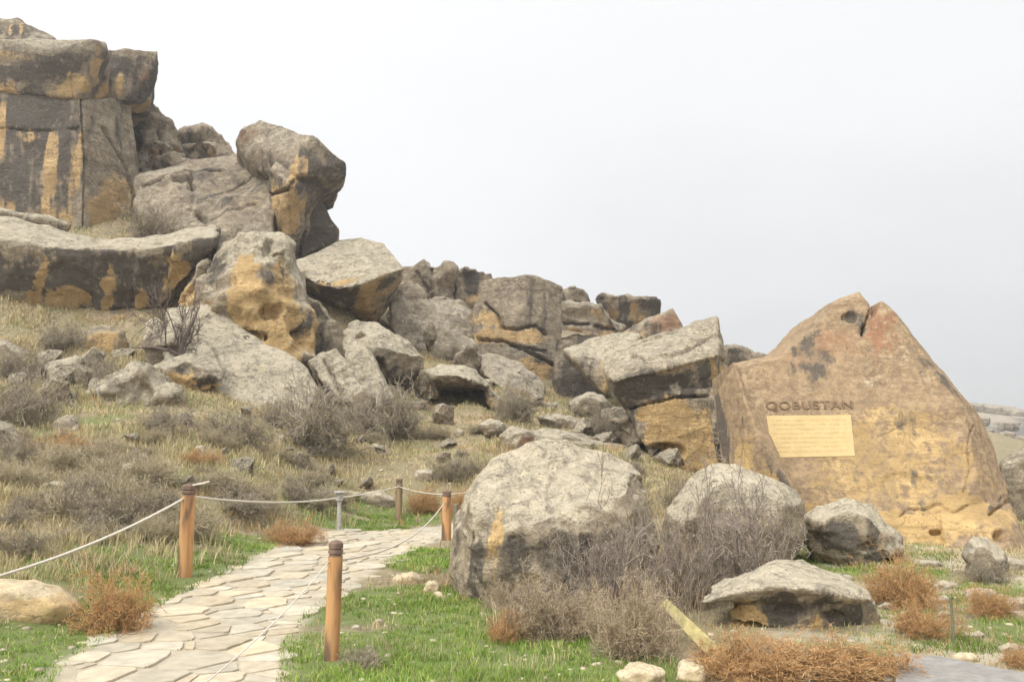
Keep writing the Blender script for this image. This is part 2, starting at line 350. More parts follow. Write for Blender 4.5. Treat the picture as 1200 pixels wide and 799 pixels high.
# ------------------------------------------------------------------ rocks
tmp = bpy.data.objects.new('temporary', bpy.data.meshes.new('temporary')); COL.objects.link(tmp)
rem = tmp.modifiers.new('r', 'REMESH'); rem.mode = 'VOXEL'
ROCKS = {}; TOTAL = [0]
def hull_into(bm, P):
    vs = [bm.verts.new([float(c_) for c_ in p]) for p in P]
    r = bmesh.ops.convex_hull(bm, input=vs, use_existing_faces=False)
    dele = [g for g in r['geom_interior'] if isinstance(g, bmesh.types.BMVert) and g.is_valid]+[g for g in r['geom_unused'] if isinstance(g, bmesh.types.BMVert) and g.is_valid]
    bmesh.ops.delete(bm, geom=list(set(dele)), context='VERTS')
def build(name, label, hulls, D, mat='mid', amp=1.0, fac=1.0, stain=(), groove=(), dent=(), cat='rock', group=None, auto=(.5, .3, .6), facs=None, keep=None, snap=None, vox=2.0, seed=0, strata=.5):
    """hulls: lists of world points, unioned. D: nominal distance. stain: (kind, px, py, rx, ry, strength[, rot])"""
    bm = bmesh.new()
    for P in hulls: hull_into(bm, P)
    bmesh.ops.recalc_face_normals(bm, faces=bm.faces)
    allp = np.concatenate([np.array(P) for P in hulls]); size = float(np.linalg.norm(allp.max(0)-allp.min(0)))
    bm.to_mesh(tmp.data); bm.free()
    rem.voxel_size = max(vox*D/796, .012); dg = bpy.context.evaluated_depsgraph_get(); dg.update()
    ev = tmp.evaluated_get(dg); me = bpy.data.meshes.new_from_object(ev)
    nv = len(me.vertices); co_ = np.empty(nv*3, np.float32); me.vertices.foreach_get('co', co_); v = co_.reshape(-1, 3).astype(float)
    def normals():
        a_ = np.empty(nv*3, np.float32); me.vertices.foreach_get('normal', a_); return a_.reshape(-1, 3).astype(float)
    TOTAL[0] += nv
    n0 = normals(); s = seed*7.31+len(name)
    L = facs or min(max(size*.16, .12), 3.2)          # facet scale
    A_ = L*.16*amp
    wp = v+n0*0+np.stack([vn(v/L*1.3+s), vn(v/L*1.3+s+9), vn(v/L*1.3+s+19)], 1)*L*.10
    fv, cr = facet(wp/L/np.array((1, 1, .8))+s, seed)
    d = A_*(fv*2.3*fac-.9*(1-sst(0, .07, cr))*fac*.16*sst(-.2,.5,vn(wp/L*.7+s+5)))
    fv2, cr2 = facet(wp/(L*.36)+s+3, seed+3); d += A_*.36*2.2*fv2*fac
    d += A_*.4*fbm(v/(L*1.9)+s, 2, .5)+A_*.3*fbm(v/(L*.5)+s, 5, .58); d += A_*.2*(.35-np.abs(fbm(v/(L*.45)+s+31, 4, .6)))
    zz = v[:, 2]+.35*L*vn(v/(L*2)+s); d += strata*A_*.5*vn(np.stack([zz/(L*.3), zz*0, zz*0+s], 1))*np.clip(1-abs(n0[:, 2]), 0, 1)
    if keep: kw = keep(v, n0); d *= kw
    def local(px, py): c_ = at(px, py, D); return c_
    for poly, wpx, dep in groove:
        Pp = np.array([local(*q) for q in poly]); wm_ = wpx*D/F; dist = np.full(nv, 1e9)
        for i in range(len(Pp)-1):
            a_, b_ = Pp[i][[0, 2]], Pp[i+1][[0, 2]]; e = b_-a_; q = v[:, [0, 2]]*(D/v[:, 1:2])*np.array((1, 1))+np.array((0, EYE))*(1-D/v[:, 1:2]); t_ = np.clip(((q-a_)@e)/(e@e), 0, 1)
            dist = np.minimum(dist, np.linalg.norm(q-a_-t_[:, None]*e, axis=1))
        front = sst(-.1, .3, -n0[:, 1]+.2*n0[:, 2])
        d -= dep*(1-sst(.2, 1, (dist+wm_*.5*vn(v/wm_/1.5))/wm_))*front
    for px, py, rx, ry, dep in dent:
        c_ = local(px, py); k = D/F; e = ((v[:, 0]*D/v[:, 1]-c_[0])/(rx*k))**2+((EYE+(v[:, 2]-EYE)*D/v[:, 1]-c_[2])/(ry*k))**2
        e = e+.45*vn(v/(rx*k)*2+s)
        d -= dep*(1-sst(.35, 1.1, e))*sst(-.1, .3, -n0[:, 1])
    v2 = v+n0*d[:, None]
    if snap: v2 = snap(v2, n0)
    me.vertices.foreach_set('co', v2.astype(np.float32).ravel()); me.update()
    n1 = normals()
    # colour masks from the lie of the surface: crusted where it faces the sky, varnished where steep, fresh where it overhangs
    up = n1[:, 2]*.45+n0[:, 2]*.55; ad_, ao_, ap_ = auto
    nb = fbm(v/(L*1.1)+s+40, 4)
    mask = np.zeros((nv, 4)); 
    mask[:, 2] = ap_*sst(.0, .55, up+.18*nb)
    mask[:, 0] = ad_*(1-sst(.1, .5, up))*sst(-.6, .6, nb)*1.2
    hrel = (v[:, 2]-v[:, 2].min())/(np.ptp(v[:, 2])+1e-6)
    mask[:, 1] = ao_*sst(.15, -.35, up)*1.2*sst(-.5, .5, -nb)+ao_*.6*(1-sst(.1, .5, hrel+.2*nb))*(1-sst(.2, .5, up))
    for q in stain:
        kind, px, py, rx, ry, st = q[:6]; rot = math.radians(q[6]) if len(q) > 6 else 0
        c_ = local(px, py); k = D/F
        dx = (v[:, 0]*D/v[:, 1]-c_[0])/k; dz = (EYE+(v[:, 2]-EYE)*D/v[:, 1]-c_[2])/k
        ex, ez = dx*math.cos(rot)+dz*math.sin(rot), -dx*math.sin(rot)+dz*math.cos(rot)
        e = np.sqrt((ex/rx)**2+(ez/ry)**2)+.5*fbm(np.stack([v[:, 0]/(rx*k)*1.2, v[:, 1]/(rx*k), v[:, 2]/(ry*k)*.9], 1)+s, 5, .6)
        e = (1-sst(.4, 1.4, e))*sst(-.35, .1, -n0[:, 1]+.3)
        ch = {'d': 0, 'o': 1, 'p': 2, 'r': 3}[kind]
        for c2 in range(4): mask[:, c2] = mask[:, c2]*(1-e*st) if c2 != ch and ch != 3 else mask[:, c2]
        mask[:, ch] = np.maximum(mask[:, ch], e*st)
    attr(me, 'mask', np.clip(mask, 0, 1))
    me.materials.clear(); me.materials.append(M[mat] if isinstance(mat, str) else mat)
    me.polygons.foreach_set('use_smooth', np.ones(len(me.polygons), bool))
    base = np.array((v2[:, 0].mean(), v2[:, 1].mean(), v2[:, 2].min()))
    me.transform(Matrix.Translation([-float(c_) for c_ in base])); me.name = name
    o = bpy.data.objects.new(name, me); COL.objects.link(o); o.location = base; tag(o, label, cat, group)
    return o
def front(points, D, thick, shrink=.8, lift=0.):
    """points: (px, py, dd) at distance D+dd; a shrunk copy of them pushed back closes the block"""
    P = [at(p[0], p[1], D+p[2]) for p in points]; A_ = np.array(P); c_ = A_.mean(0)
    B_ = c_+(A_-c_)*np.array((shrink, .4, shrink)); B_[:, 0] *= (B_[:, 1]+thick)/B_[:, 1]; B_[:, 1] += thick; B_[:, 2] += lift
    return P+list(B_)
def boulder(label, outline, base=None, D=None, name='boulder', bulge=.16, ridge=None, rs=.62, rc=(0, 0), **kw):
    """free boulder: outline in the photo, distance from where its foot meets the ground"""
    o_ = np.array(outline, float); w_ = np.ptp(o_[:, 0])
    if D is None:
        bp_ = base or (o_[:, 0].mean(), o_[:, 1].max()-3); D = float(ground(*bp_)[1])
    wm_ = w_*D/F; hm = np.ptp(o_[:, 1])*D/F; s_ = min(wm_, hm*1.6)
    c_ = o_.mean(0); ymax = o_[:, 1].max(); ymin = o_[:, 1].min()
    D0 = D+s_*bulge
    pts_ = []
    for q in o_:
        low = sst(.5, 1, (q[1]-ymin)/(ymax-ymin)); pts_.append((q[0], q[1], s_*(.22-.2*float(low))))
    inner = [(c_[0]+rc[0]+(q[0]-c_[0])*rs, c_[1]+rc[1]+(q[1]-c_[1])*rs, -s_*bulge) for q in o_]
    P = [at(q[0], q[1], D0+q[2]) for q in pts_]+[at(q[0], q[1], D0+q[2]) for q in (ridge or inner)]
    A_ = np.array(P[:len(o_)]); m0 = A_.mean(0); B_ = m0+(A_-m0)*np.array((.78, .5, .82)); B_[:, 0] *= (B_[:, 1]+s_*.75)/B_[:, 1]; B_[:, 1] += s_*.75; B_[:, 2] -= .04*hm
    low = A_[A_[:, 2] < m0[2]].copy(); low[:, 2] -= .15*hm+.05
    kw.setdefault('vox', 2.0)
    return build(name, label, [P+list(B_)+list(low)], D0, **kw)
# ------------------------------------------------------------------ air
hm_ = bpy.data.materials.new('haze_air'); hm_.use_nodes = True; ht_ = hm_.node_tree; ht_.nodes.clear(); ho_ = N(ht_, 'ShaderNodeOutputMaterial'); hv_ = N(ht_, 'ShaderNodeVolumePrincipled')
hv_.inputs['Color'].default_value = (.93, .94, .96, 1); hv_.inputs['Density'].default_value = .0011; hv_.inputs['Anisotropy'].default_value = .3; ht_.links.new(hv_.outputs[0], ho_.inputs['Volume'])
zl = float(gv[:, 2].min())-1
ex = 520; V = [(x_, y_, z_) for z_ in (zl, 46) for (x_, y_) in ((-1600, -500), (1600, -500), (1600, 3600), (-1600, 3600))]
tag(mesh('haze', V, [(3,2,1,0),(4,5,6,7),(0,1,5,4),(1,2,6,5),(2,3,7,6),(3,0,4,7)], hm_), kind='stuff')
# ---- the great cliff at upper left
CL = 'cliff blocks at the upper left'
build('cliff_rock', 'huge streaked cliff wall at far left under the jutting cap block', [
    front([(-120,100,1),(-60,300,1),(0,107,-1.5),(0,290,-.8),(95,116,-1.8),(98,290,-1.2),(60,200,-1.8)], 42, 9),
    front([(95,116,-1.8),(98,290,-1.2),(151,116,1.5),(158,158,1.6),(163,203,1.8),(160,242,1.6),(148,284,1.4),(120,200,-.6)], 42, 8)], 41, 'far', .3, fac=.4, facs=2.4, vox=1.8,
    auto=(.5,.5,.35), strata=1.6, groove=[([(0,150),(40,154),(92,150)],1.2,.25),([(95,116),(99,200),(97,290)],1.2,.3),([(120,150),(150,200),(158,240)],2,.3)], stain=[('o',30,215,60,10,.5),('o',75,140,8,40,.6),('p',108,230,5,40,.5),('d',45,160,60,60,.8),('d',30,215,45,40,.75),('d',95,165,16,50,.5),('o',58,195,9,58,1),('o',90,190,6,70,.85),('o',3,150,6,40,.9),('o',75,265,10,20,.8),('o',130,250,28,45,.75),('d',140,160,10,30,.5),('p',128,150,6,40,.5,20),('o',35,160,14,8,.6),('o',20,240,12,10,.6)])
build('cliff_rock', 'dark flat-topped cap block jutting out over the streaked cliff wall', [
    front([(-120,45,0),(-120,110,1),(0,47,-2.6),(0,107,-1.6),(110,46,-2.8),(124,51,-2),(126,60,-2),(95,116,-1.8),(113,114,-.8),(118,85,-1.6),(128,80,-.5),(126,112,0),(60,58,-3)], 42, 9)], 40, 'far', .3, fac=.5, facs=2, vox=1.8,
    auto=(.6,.45,.6), strata=1.5, stain=[('d',50,82,70,24,.9),('p',60,53,70,8,.9),('o',90,97,18,16,.95),('o',112,80,6,26,.8),('p',25,100,8,5,.7)])
build('cliff_rock', 'dark block with pale streaks at the right end of the cliff top', [
    front([(122,60,-.6),(150,58,-.8),(185,60,0),(184,74,0),(178,92,.5),(177,118,1.2),(165,121,1.6),(150,117,-.4),(113,115,-.9)], 43, 7)], 42, 'far', .5, fac=.6, facs=1.4, vox=1.8,
    auto=(.6,.3,.5), stain=[('d',140,80,20,16,.9),('o',140,100,5,14,.8),('r',168,95,14,24,.8),('d',178,105,6,15,.7)])
build('cliff_rock', 'rounded slab lying on top of the cliff in the upper left corner', [front([(-60,15,0),(0,21,-1),(25,23,-.8),(66,47,-.4),(40,50,-2),(-60,50,-1)], 45, 7)], 44, 'far', .5, facs=1.6, auto=(.5,.2,.5), stain=[('d',20,36,30,12,.7),('o',12,34,3,8,.8),('o',25,34,3,8,.8)])
build('cliff_rock', 'cracked brown outcrop tucked just behind the right edge of the cliff', [front([(150,130,0),(168,124,-1),(180,124,-1),(200,137,-.5),(205,165,0),(208,195,0),(190,212,-1),(150,215,0)], 48, 6)], 47, 'far', 1.3, facs=1.5, auto=(.4,.35,.3), groove=[([(163,150),(160,200)],3,1.5),([(185,150),(190,190)],2,.6)], stain=[('o',172,190,14,20,.7)])
build('cliff_rock', 'small domed outcrop on the skyline between cliff and overhanging rock', [front([(200,178,0),(212,152,-.4),(224,151,-.8),(243,150,-.6),(270,168,0),(276,200,0),(200,200,0)], 50, 5)], 49, 'far', 1.0, facs=1.6, auto=(.5,.1,.3))
build('cliff_rock', 'grey outcrop piece under the small skyline dome', [front([(160,212,0),(185,185,-.5),(205,180,-.6),(222,190,-.6),(225,205,0),(200,235,0),(160,240,0)], 46, 4)], 45, 'far', 1.2, facs=1.2, auto=(.4,.1,.5))
# ---- sloping slab and nose
build('cliff_rock', 'broad smooth grey slab leaning back below the skyline, left of the overhanging rock', [
    front([(163,206,1),(196,199,1.5),(225,190,3),(280,174,4.5),(316,178,4),(329,193,2.5),(322,240,-1),(317,290,-2.2),(240,292,-3.5),(160,285,-2.5)], 41, 8)], 40, 'far', .55, facs=2.6, vox=1.8,
    auto=(.25,.05,.35), strata=.2, groove=[([(205,215),(222,210),(224,222)],4,.9),([(232,250),(240,258)],5,.6),([(170,222),(215,205),(260,200)],2,.4),([(250,225),(300,205),(322,200)],1.6,.3),([(240,262),(300,240)],1.5,.3)], stain=[('d',245,215,60,30,.35),('p',190,205,30,6,.8,15),('o',300,235,12,10,.3)])
build('cliff_rock', 'beak-shaped overhanging rock jutting against the sky with an ochre underside', [
    front([(275,166,.4),(282,153,0),(305,141,-.2),(366,159,-2.4),(406,190,-1.8),(404,206,-1.4),(374,225,-1),(350,205,-2.6),(330,195,-1.5),(300,200,0)], 41, 6),
    front([(318,200,-2.2),(338,215,-3.0),(325,185,-1.2),(350,200,-1.8),(377,222,-1),(372,234,-.8),(352,270,-.6),(343,300,-.4),(318,285,-.2),(316,230,-.5)], 41, 6),
    front([(360,225,-.4),(373,231,-.5),(382,243,-.6),(398,268,-.4),(394,283,-.2),(345,306,-.4),(350,250,-1)], 41.5, 5)], 40, 'far', .3, facs=1.6, vox=1.8,
    auto=(.5,.2,.35), stain=[('p',325,165,44,14,.75,8),('d',385,195,26,24,1),('d',366,215,18,16,.9),('o',336,245,20,38,1),('o',347,200,10,22,.95,-10),('d',378,270,20,32,.95),('d',357,290,14,18,.9),('r',290,160,18,10,.6),('p',355,275,5,22,.7,-15),('r',374,232,6,8,.9)], groove=[([(318,228),(338,222),(345,212)],2.5,.6),([(362,245),(350,300)],2,.5)])  # pale top and dark nose stains also paint in lit and shaded planes
# ---- long curved overhang
def seg(a, b, c, d, D0, D1, th=6):   # a,b rim pts; c,d bottom pts
    return [at(a[0],a[1],D0), at(b[0],b[1],D0), at(c[0],c[1],D1), at(d[0],d[1],D1), at(a[0],a[2],D0+3.2), at(b[0],b[2],D0+3.2), at(a[0],a[1]+9,D0+.1), at(b[0],b[1]+9,D0+.1), at(c[0],c[1]+5,D1+th), at(d[0],d[1]+5,D1+th), at(a[0],a[2]+2,D0+th+2), at(b[0],b[2]+2,D0+th+2)]
build('cliff_rock', 'long curved overhang with a pale top and black streaked face across the left side', [
    seg((-130,268,240),(0,280,254),(-130,370),(0,374),31.5,33.6), seg((0,280,254),(60,289,268),(0,374),(60,375),31.5,33.6), seg((60,289,268),(112,294,283),(60,375),(112,369),31.5,33.6),
    seg((112,294,283),(161,293,281),(112,369),(160,363),31.4,33.4), seg((161,293,281),(205,285,276),(160,363),(186,360),31.2,33.0), seg((205,285,276),(254,277,267),(186,360),(206,335),30.8,32.8)], 32.5, 'mid', .42, facs=1.7, vox=1.6,
    auto=(.95,.1,.9), strata=.8, stain=[('d',110,325,140,34,.95),('o',50,320,6,22,1,-12),('o',40,352,10,16,.9),('o',75,352,22,22,1),('o',128,335,9,28,1),('o',167,350,7,13,1),('o',206,325,18,27,1,-20),('p',120,284,140,7,1),('o',12,362,20,14,.8),('d',240,292,16,12,.8)])
boulder('thin flat slab lying on the pale ledge at the far left edge', [(-30,240),(0,243),(40,252),(84,262),(76,267),(30,262),(-30,255)], D=35, name='flat_rock', facs=.8, auto=(.3,.1,.8), amp=.6)
boulder('second thin slab stacked under the flat slab on the pale ledge', [(-20,256),(20,262),(76,272),(72,277),(30,275),(-20,268)], D=34.4, name='flat_rock', facs=.8, auto=(.3,.1,.8), amp=.6)
# ---- ochre block
build('cliff_rock', 'honey-coloured pitted block with a grey crown right of the curved overhang', [
    front([(246,300,0),(262,284,.6),(305,273,.5),(329,275,.8),(338,300,.4),(352,330,.8),(369,388,1),(366,428,.6),(343,424,-.8),(305,400,-1.2),(263,372,-1),(228,350,-.6),(200,365,0),(225,320,0),(290,320,-1.2),(280,350,-1.4),(335,400,-1.0)], 31, 6)], 30.5, 'mid', .95, facs=1.6, vox=1.6,
    auto=(.3,.3,.8), stain=[('o',318,370,42,52,1),('o',285,330,16,40,1),('p',310,283,28,12,.9),('d',315,325,18,12,.5),('d',252,315,16,24,.75),('p',346,320,8,50,.9,18),('o',215,345,14,18,.9),('d',355,385,7,16,.6)], dent=[(318,365,16,10,.5),(300,395,14,8,.4),(352,395,10,14,.5),(314,292,7,10,.4)], groove=[([(205,360),(228,330),(250,296)],3,.7),([(300,290),(320,300),(332,300)],2,.4)])
# ---- great sloping slab
build('flat_rock', 'broad pale slab sloping down to the scrub below the honey-coloured block', [
    front([(196,362,2.6),(245,357,3),(268,374,2.6),(318,408,1.8),(352,430,1),(374,456,.5),(360,485,-.8),(300,500,-2.2),(235,495,-2.2),(200,455,-1.2),(192,400,.5)], 27.5, 4),], 27.5, 'mid', .4, facs=2.0, vox=1.6, auto=(.05,.05,1), strata=.1, stain=[('p',270,430,90,60,.8),('d',288,396,4,3,.9),('d',245,372,5,3,.8)], groove=[([(205,380),(245,400),(268,445)],1.5,.15)])
build('boulder', 'stepped grey blocks behind the small bare tree under the overhang', [
    front([(168,398,0),(172,380,.2),(182,372,.4),(198,382,.2),(212,392,0),(214,404,-.3),(190,406,-.3),(168,406,-.2)], 27.6, 2.6), front([(172,408,-.1),(214,405,-.2),(216,426,0),(176,428,0)], 27.8, 2.6)], 27.5, 'mid', .6, facs=.8, auto=(.1,.1,.8))
boulder('tilted slab with a yellow foot below the small bare tree', [(176,431),(200,420),(219,415),(248,426),(260,432),(260,446),(242,450),(214,445),(200,450)], D=25.6, name='flat_rock', amp=.8, auto=(.35,.4,.9), stain=[('o',206,443,16,8,.9),('d',240,447,16,6,.7)])
boulder('angular pale pinkish boulder in the scrub, left of the sloping slab', [(102,472),(130,455),(146,442),(160,436),(178,441),(196,452),(208,466),(214,478),(196,492),(176,500),(140,496),(128,482)], D=22.6, amp=1.2, fac=1.4, auto=(.2,.1,.9), rc=(-4,-12), stain=[('d',200,490,18,12,.8),('d',120,487,14,6,.6),('p',150,460,36,18,.8)])
boulder('rounded ochre boulder in the shade under the curved overhang', [(92,400),(104,384),(125,380),(146,388),(150,410),(146,434),(100,432)], D=28.8, amp=.6, auto=(.15,.8,.2), mat='mid', stain=[('o',122,405,24,22,.8)])
boulder('flat-topped tan rock on the scrub slope below the ochre boulder', [(42,432),(60,423),(91,419),(104,428),(116,444),(100,452),(60,448)], D=25.5, amp=.7, auto=(.3,.3,.9))
boulder('pale low rock at the left edge beneath the overhang', [(-20,402),(6,400),(18,406),(36,414),(30,422),(-20,426)], D=27.5, amp=.7, auto=(.1,.3,.8))
boulder('grey half-hidden rock in the scrub below the flat-topped tan rock', [(58,500),(66,488),(86,486),(94,500),(96,530),(70,535)], D=18.5, amp=.7, auto=(.2,.1,.6))
boulder('layered rock ledge with upright cracks at the left edge', [(-30,492),(2,494),(14,500),(25,509),(22,516),(25,545),(-30,550)], D=16.5, amp=.8, auto=(.5,.1,.7), strata=2, groove=[([(10,515),(11,545)],2,.2),([(-2,515),(-2,545)],2,.2)])
build('boulder', 'dark boulder wedged between the honey-coloured block and the lens-shaped rock', [front([(340,345,1),(356,345,0),(372,352,-.3),(392,378,-.4),(412,425,-.2),(410,445,0),(372,430,-.2),(358,380,-.4)], 33, 4)], 33, 'mid', 1, facs=1.2, auto=(.6,.1,.3))
# ---- lens boulder and those under it
build('boulder', 'lens-shaped boulder with a smooth tan top and shadowed underside, right of the beak rock', [
    front([(343,311,0),(372,293,1.5),(397,280,2.6),(422,277,3),(442,283,2.6),(460,294,1.6),(475,314,0),(470,328,.4),(452,352,1.6),(439,378,3),(417,376,3),(395,374,3),(362,345,2.6),(346,324,.4),(370,333,-1.6),(395,339,-2.2),(420,335,-2.4),(445,324,-1.8)], 38, 5)], 38, 'mid', .35, facs=2.2, vox=1.6,
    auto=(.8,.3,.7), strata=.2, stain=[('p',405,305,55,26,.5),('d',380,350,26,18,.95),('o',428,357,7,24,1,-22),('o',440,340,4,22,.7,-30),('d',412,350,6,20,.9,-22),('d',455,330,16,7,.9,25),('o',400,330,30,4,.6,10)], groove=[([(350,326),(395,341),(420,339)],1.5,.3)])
build('boulder', 'knobbly grey boulder beneath the lens-shaped rock', [
    front([(402,392,.6),(418,378,1),(440,380,1),(460,387,.8),(480,402,.3),(493,418,0),(493,432,.2),(476,445,.6),(458,452,.5),(430,430,-.8),(440,405,-1)], 33, 4)], 33, 'mid', .9, facs=1.2, vox=1.6, auto=(.3,.05,.9), dent=[(422,395,8,3,.5),(445,428,8,10,.6)], stain=[('d',470,440,22,8,.6),('p',450,402,30,14,.8)])
build('flat_rock', 'steep pale slab leaning under the knobbly grey boulder', [front([(400,392,1),(412,392,1),(440,425,.2),(462,466,-.6),(445,478,-1),(424,475,-1),(404,440,0)], 31.6, 3)], 31.5, 'mid', .5, facs=1.2, auto=(.1,.1,.9))
build('flat_rock', 'narrow ribbed slab leaning at the lower right of the broad pale slab', [front([(364,422,.6),(376,414,.8),(392,411,.6),(412,434,.2),(428,454,-.2),(434,478,-.8),(400,470,-.8),(372,442,0)], 29.5, 3)], 29.5, 'mid', .9, facs=.8, auto=(.15,.15,.8), groove=[([(378,420),(400,462)],2,.3)])
boulder('small smooth boulder half buried at the foot of the leaning slabs', [(412,462),(420,452),(432,450),(440,462),(440,478),(414,478)], D=28.5, auto=(0,.2,.9), amp=.5)
build('boulder', 'hollow boulder with a dark cave mouth on the middle slope', [
    front([(492,434,0),(515,429,.2),(544,427,.2),(562,440,0),(575,455,0),(560,449,-1),(535,440,-1.4),(512,440,-1.0),(498,452,0)], 33, 4.5),
    front([(492,434,0),(500,434,-.3),(510,446,-.6),(514,468,.2),(494,462,.4)], 33, 4), front([(562,440,0),(572,450,-.4),(585,470,0),(586,490,.2),(578,486,0)], 33, 4), front([(508,440,2.6),(575,445,2.6),(585,495,2.6),(505,475,2.6)], 33, 2)], 33, 'mid', .6, facs=.8, vox=1.5, auto=(.3,.1,.9), stain=[('o',550,475,30,12,.5)])
# ---- skyline rocks centre
build('cliff_rock', 'ribbed outcrop on the skyline just right of the lens-shaped rock', [front([(468,316,0),(480,312,-.4),(527,311,-.8),(534,320,-.4),(532,350,0),(520,372,0),(480,370,0)], 56, 6)], 55, 'far', 1.4, facs=2.2, auto=(.45,.1,.5), groove=[([(490,318),(515,365)],2,.4),([(505,316),(508,360)],2,.4)])
build('cliff_rock', 'dark streaked block on the skyline left of the big flat-faced block', [front([(530,320,0),(544,314,-.6),(576,321,-.6),(580,345,0),(562,375,0),(536,365,0)], 57, 6)], 56, 'far', 1.0, facs=2, auto=(.6,.2,.4), stain=[('d',550,330,14,16,.7),('o',556,350,12,8,.6)])
build('boulder', 'brown rock with a square notch under the ribbed skyline outcrop', [front([(462,338,0),(478,330,-.4),(492,338,-.8),(498,362,-.8),(506,395,-1),(520,420,-1),(500,440,0),(470,400,0),(455,372,0)], 46, 5)], 45, 'far', .7, facs=1.2, auto=(.35,.1,.5), groove=[([(490,350),(512,410)],2,.6)])
build('boulder', 'grey shelving rock left of the big flat-faced block', [front([(496,352,0),(520,347,-.5),(545,356,-.6),(556,372,-.4),(548,392,0),(530,405,0),(508,402,0)], 50, 5)], 49, 'far', .8, facs=1.2, auto=(.3,.1,.7), stain=[('d',538,376,12,10,.6)])
build('boulder', 'low dark rock at the lower left corner of the flat-faced block', [front([(515,412,0),(524,403,-.4),(540,402,-.4),(552,410,0),(548,424,0),(518,424,0)], 44, 3)], 43, 'far', 1, facs=1, auto=(.5,.1,.4))
build('boulder', 'rounded grey boulder in front of the flat-faced block', [front([(530,428,0),(536,414,-.5),(550,404,-.7),(562,412,-.5),(564,428,0),(550,440,0)], 40, 3)], 39.5, 'far', .8, facs=1, auto=(.2,.1,.8))
build('cliff_rock', 'big flat-faced grey block with a peeling ochre lower half in the centre', [
    front([(548,395,1),(555,358,.4),(566,329,.2),(590,324,-.6),(618,322,-.8),(636,326,-.8),(659,336,.4),(659,387,.2),(656,460,.2),(625,460,-.6),(598,440,-1),(560,425,-.6),(600,380,-1.2)], 47, 8)], 46, 'far', .35, fac=.5, facs=2.4, vox=1.6,
    auto=(.25,.1,.4), strata=.2, groove=[([(568,356),(582,368),(588,385),(605,386),(628,382),(640,392)],2.2,.5),([(560,398),(590,400),(625,415),(655,430)],2.2,.6),([(600,405),(640,412)],1.5,.5),([(575,420),(600,430),(625,445)],2,.5)],
    stain=[('d',612,350,44,26,.35),('o',575,375,16,16,.6),('o',600,394,40,9,1),('o',632,436,26,18,.9),('o',565,395,16,10,.8),('p',615,412,34,8,.6),('d',640,422,14,5,.6),('p',650,440,8,10,.4)])
build('flat_rock', 'tilted flat slab resting at the foot of the flat-faced block', [front([(562,432,.8),(580,425,1),(602,432,.6),(628,455,-.2),(640,470,-.6),(600,462,-.8),(575,448,-.4)], 39, 3)], 38.5, 'far', .8, facs=1, auto=(.2,.3,.7))
build('boulder', 'dark domed rock on the skyline right of the flat-faced block', [front([(656,340,0),(668,336,-.4),(682,338,-.4),(690,344,0),(690,356,0),(658,356,0)], 64, 4)], 63, 'far', .7, facs=1.6, auto=(.7,.1,.4))
build('cliff_rock', 'pale broken outcrop below the dark domed skyline rock', [front([(655,356,0),(690,354,-.6),(705,362,-.6),(730,382,-.4),(732,400,0),(655,402,0)], 61, 7)], 60, 'far', 1.3, facs=2, auto=(.2,.4,.6), groove=[([(655,378),(690,380),(730,390)],2,1)])
build('cliff_rock', 'flat-topped dark streaked crag on the skyline above the pointed slab', [front([(697,345,-1),(715,346,-1.6),(745,350,-1.4),(775,350,-.8),(774,367,.2),(755,376,.8),(728,392,1),(706,368,.6)], 63, 7)], 62, 'far', .7, facs=1.8, auto=(.6,.2,.4), stain=[('d',730,365,12,20,.9),('d',762,356,16,7,.9),('d',704,352,8,8,.8),('o',718,370,6,16,.9),('o',742,366,5,14,.9),('o',752,372,12,6,.6)])
for lab_, pts__, D_ in [('long leaning slab right of the lens-shaped rock, below the skyline', [(470,336,.6),(490,332,.8),(512,366,.4),(545,424,-.6),(552,444,-.8),(524,446,-.8),(500,410,-.4),(474,368,0)], 44),
    ('pale wedge leaning against the left side of the flat-faced block', [(502,350,.8),(530,349,1),(556,366,.6),(560,392,.2),(544,408,-.4),(520,386,-.5),(504,368,-.2)], 47),
    ('short steep slab just right of the lens-shaped rock', [(456,352,.6),(472,346,.6),(486,372,.2),(500,412,-.4),(486,424,-.6),(462,396,-.3)], 41),
    ('blocky tan rock low on the left of the flat-faced block', [(505,392,.6),(530,386,.7),(556,398,.5),(560,424,-.2),(536,432,-.4),(508,424,-.3)], 43),
    ('broad tilted slab between the cave boulder and the flat-faced block', [(548,418,.8),(580,414,1),(612,424,.6),(640,452,0),(634,472,-.5),(596,466,-.6),(566,444,-.4)], 40.5)]:
    build('flat_rock', lab_, [front(pts__, D_, 4)], D_, 'far', .5, fac=.7, facs=1.5, auto=(.25,.2,.7), strata=1, seed=int(D_), vox=1.7)
# ---- pointed slab, tilted block, fin
build('flat_rock', 'pointed reddish slab rising to a tip behind the tilted block', [front([(730,392,1),(756,374,1),(774,366,.8),(789,360,.6),(800,384,.6),(796,400,.6),(740,412,0),(715,425,0),(722,402,0)], 40, 3)], 40, 'mid', .5, facs=1.4, auto=(.25,.4,.4), stain=[('r',775,380,22,16,.85),('o',740,398,16,12,.8),('d',745,385,16,5,.5,15)])
build('boulder', 'mottled grey slab roofing the dark cave beside the tilted block', [
    front([(660,410,1.5),(690,398,1.5),(732,386,2),(752,392,1.5),(718,420,0),(706,432,-.6),(712,466,-.4),(700,452,-.4),(684,432,-.3),(668,418,0)], 37, 4)], 37, 'mid', .6, facs=1.3, auto=(.3,.2,.7), stain=[('p',695,415,24,14,.7),('d',690,425,14,8,.5),('o',708,440,5,20,.7)])
build('cliff_rock', 'dark back wall of the cave right of the flat-faced block', [front([(650,396,0),(672,388,0),(700,392,0),(712,420,0),(716,480,0),(650,470,0)], 43, 4)], 43, 'far', .6, facs=1.4, auto=(1,0,0), stain=[('d',685,430,40,50,1)])  # the cave's shade is painted into this wall's colour
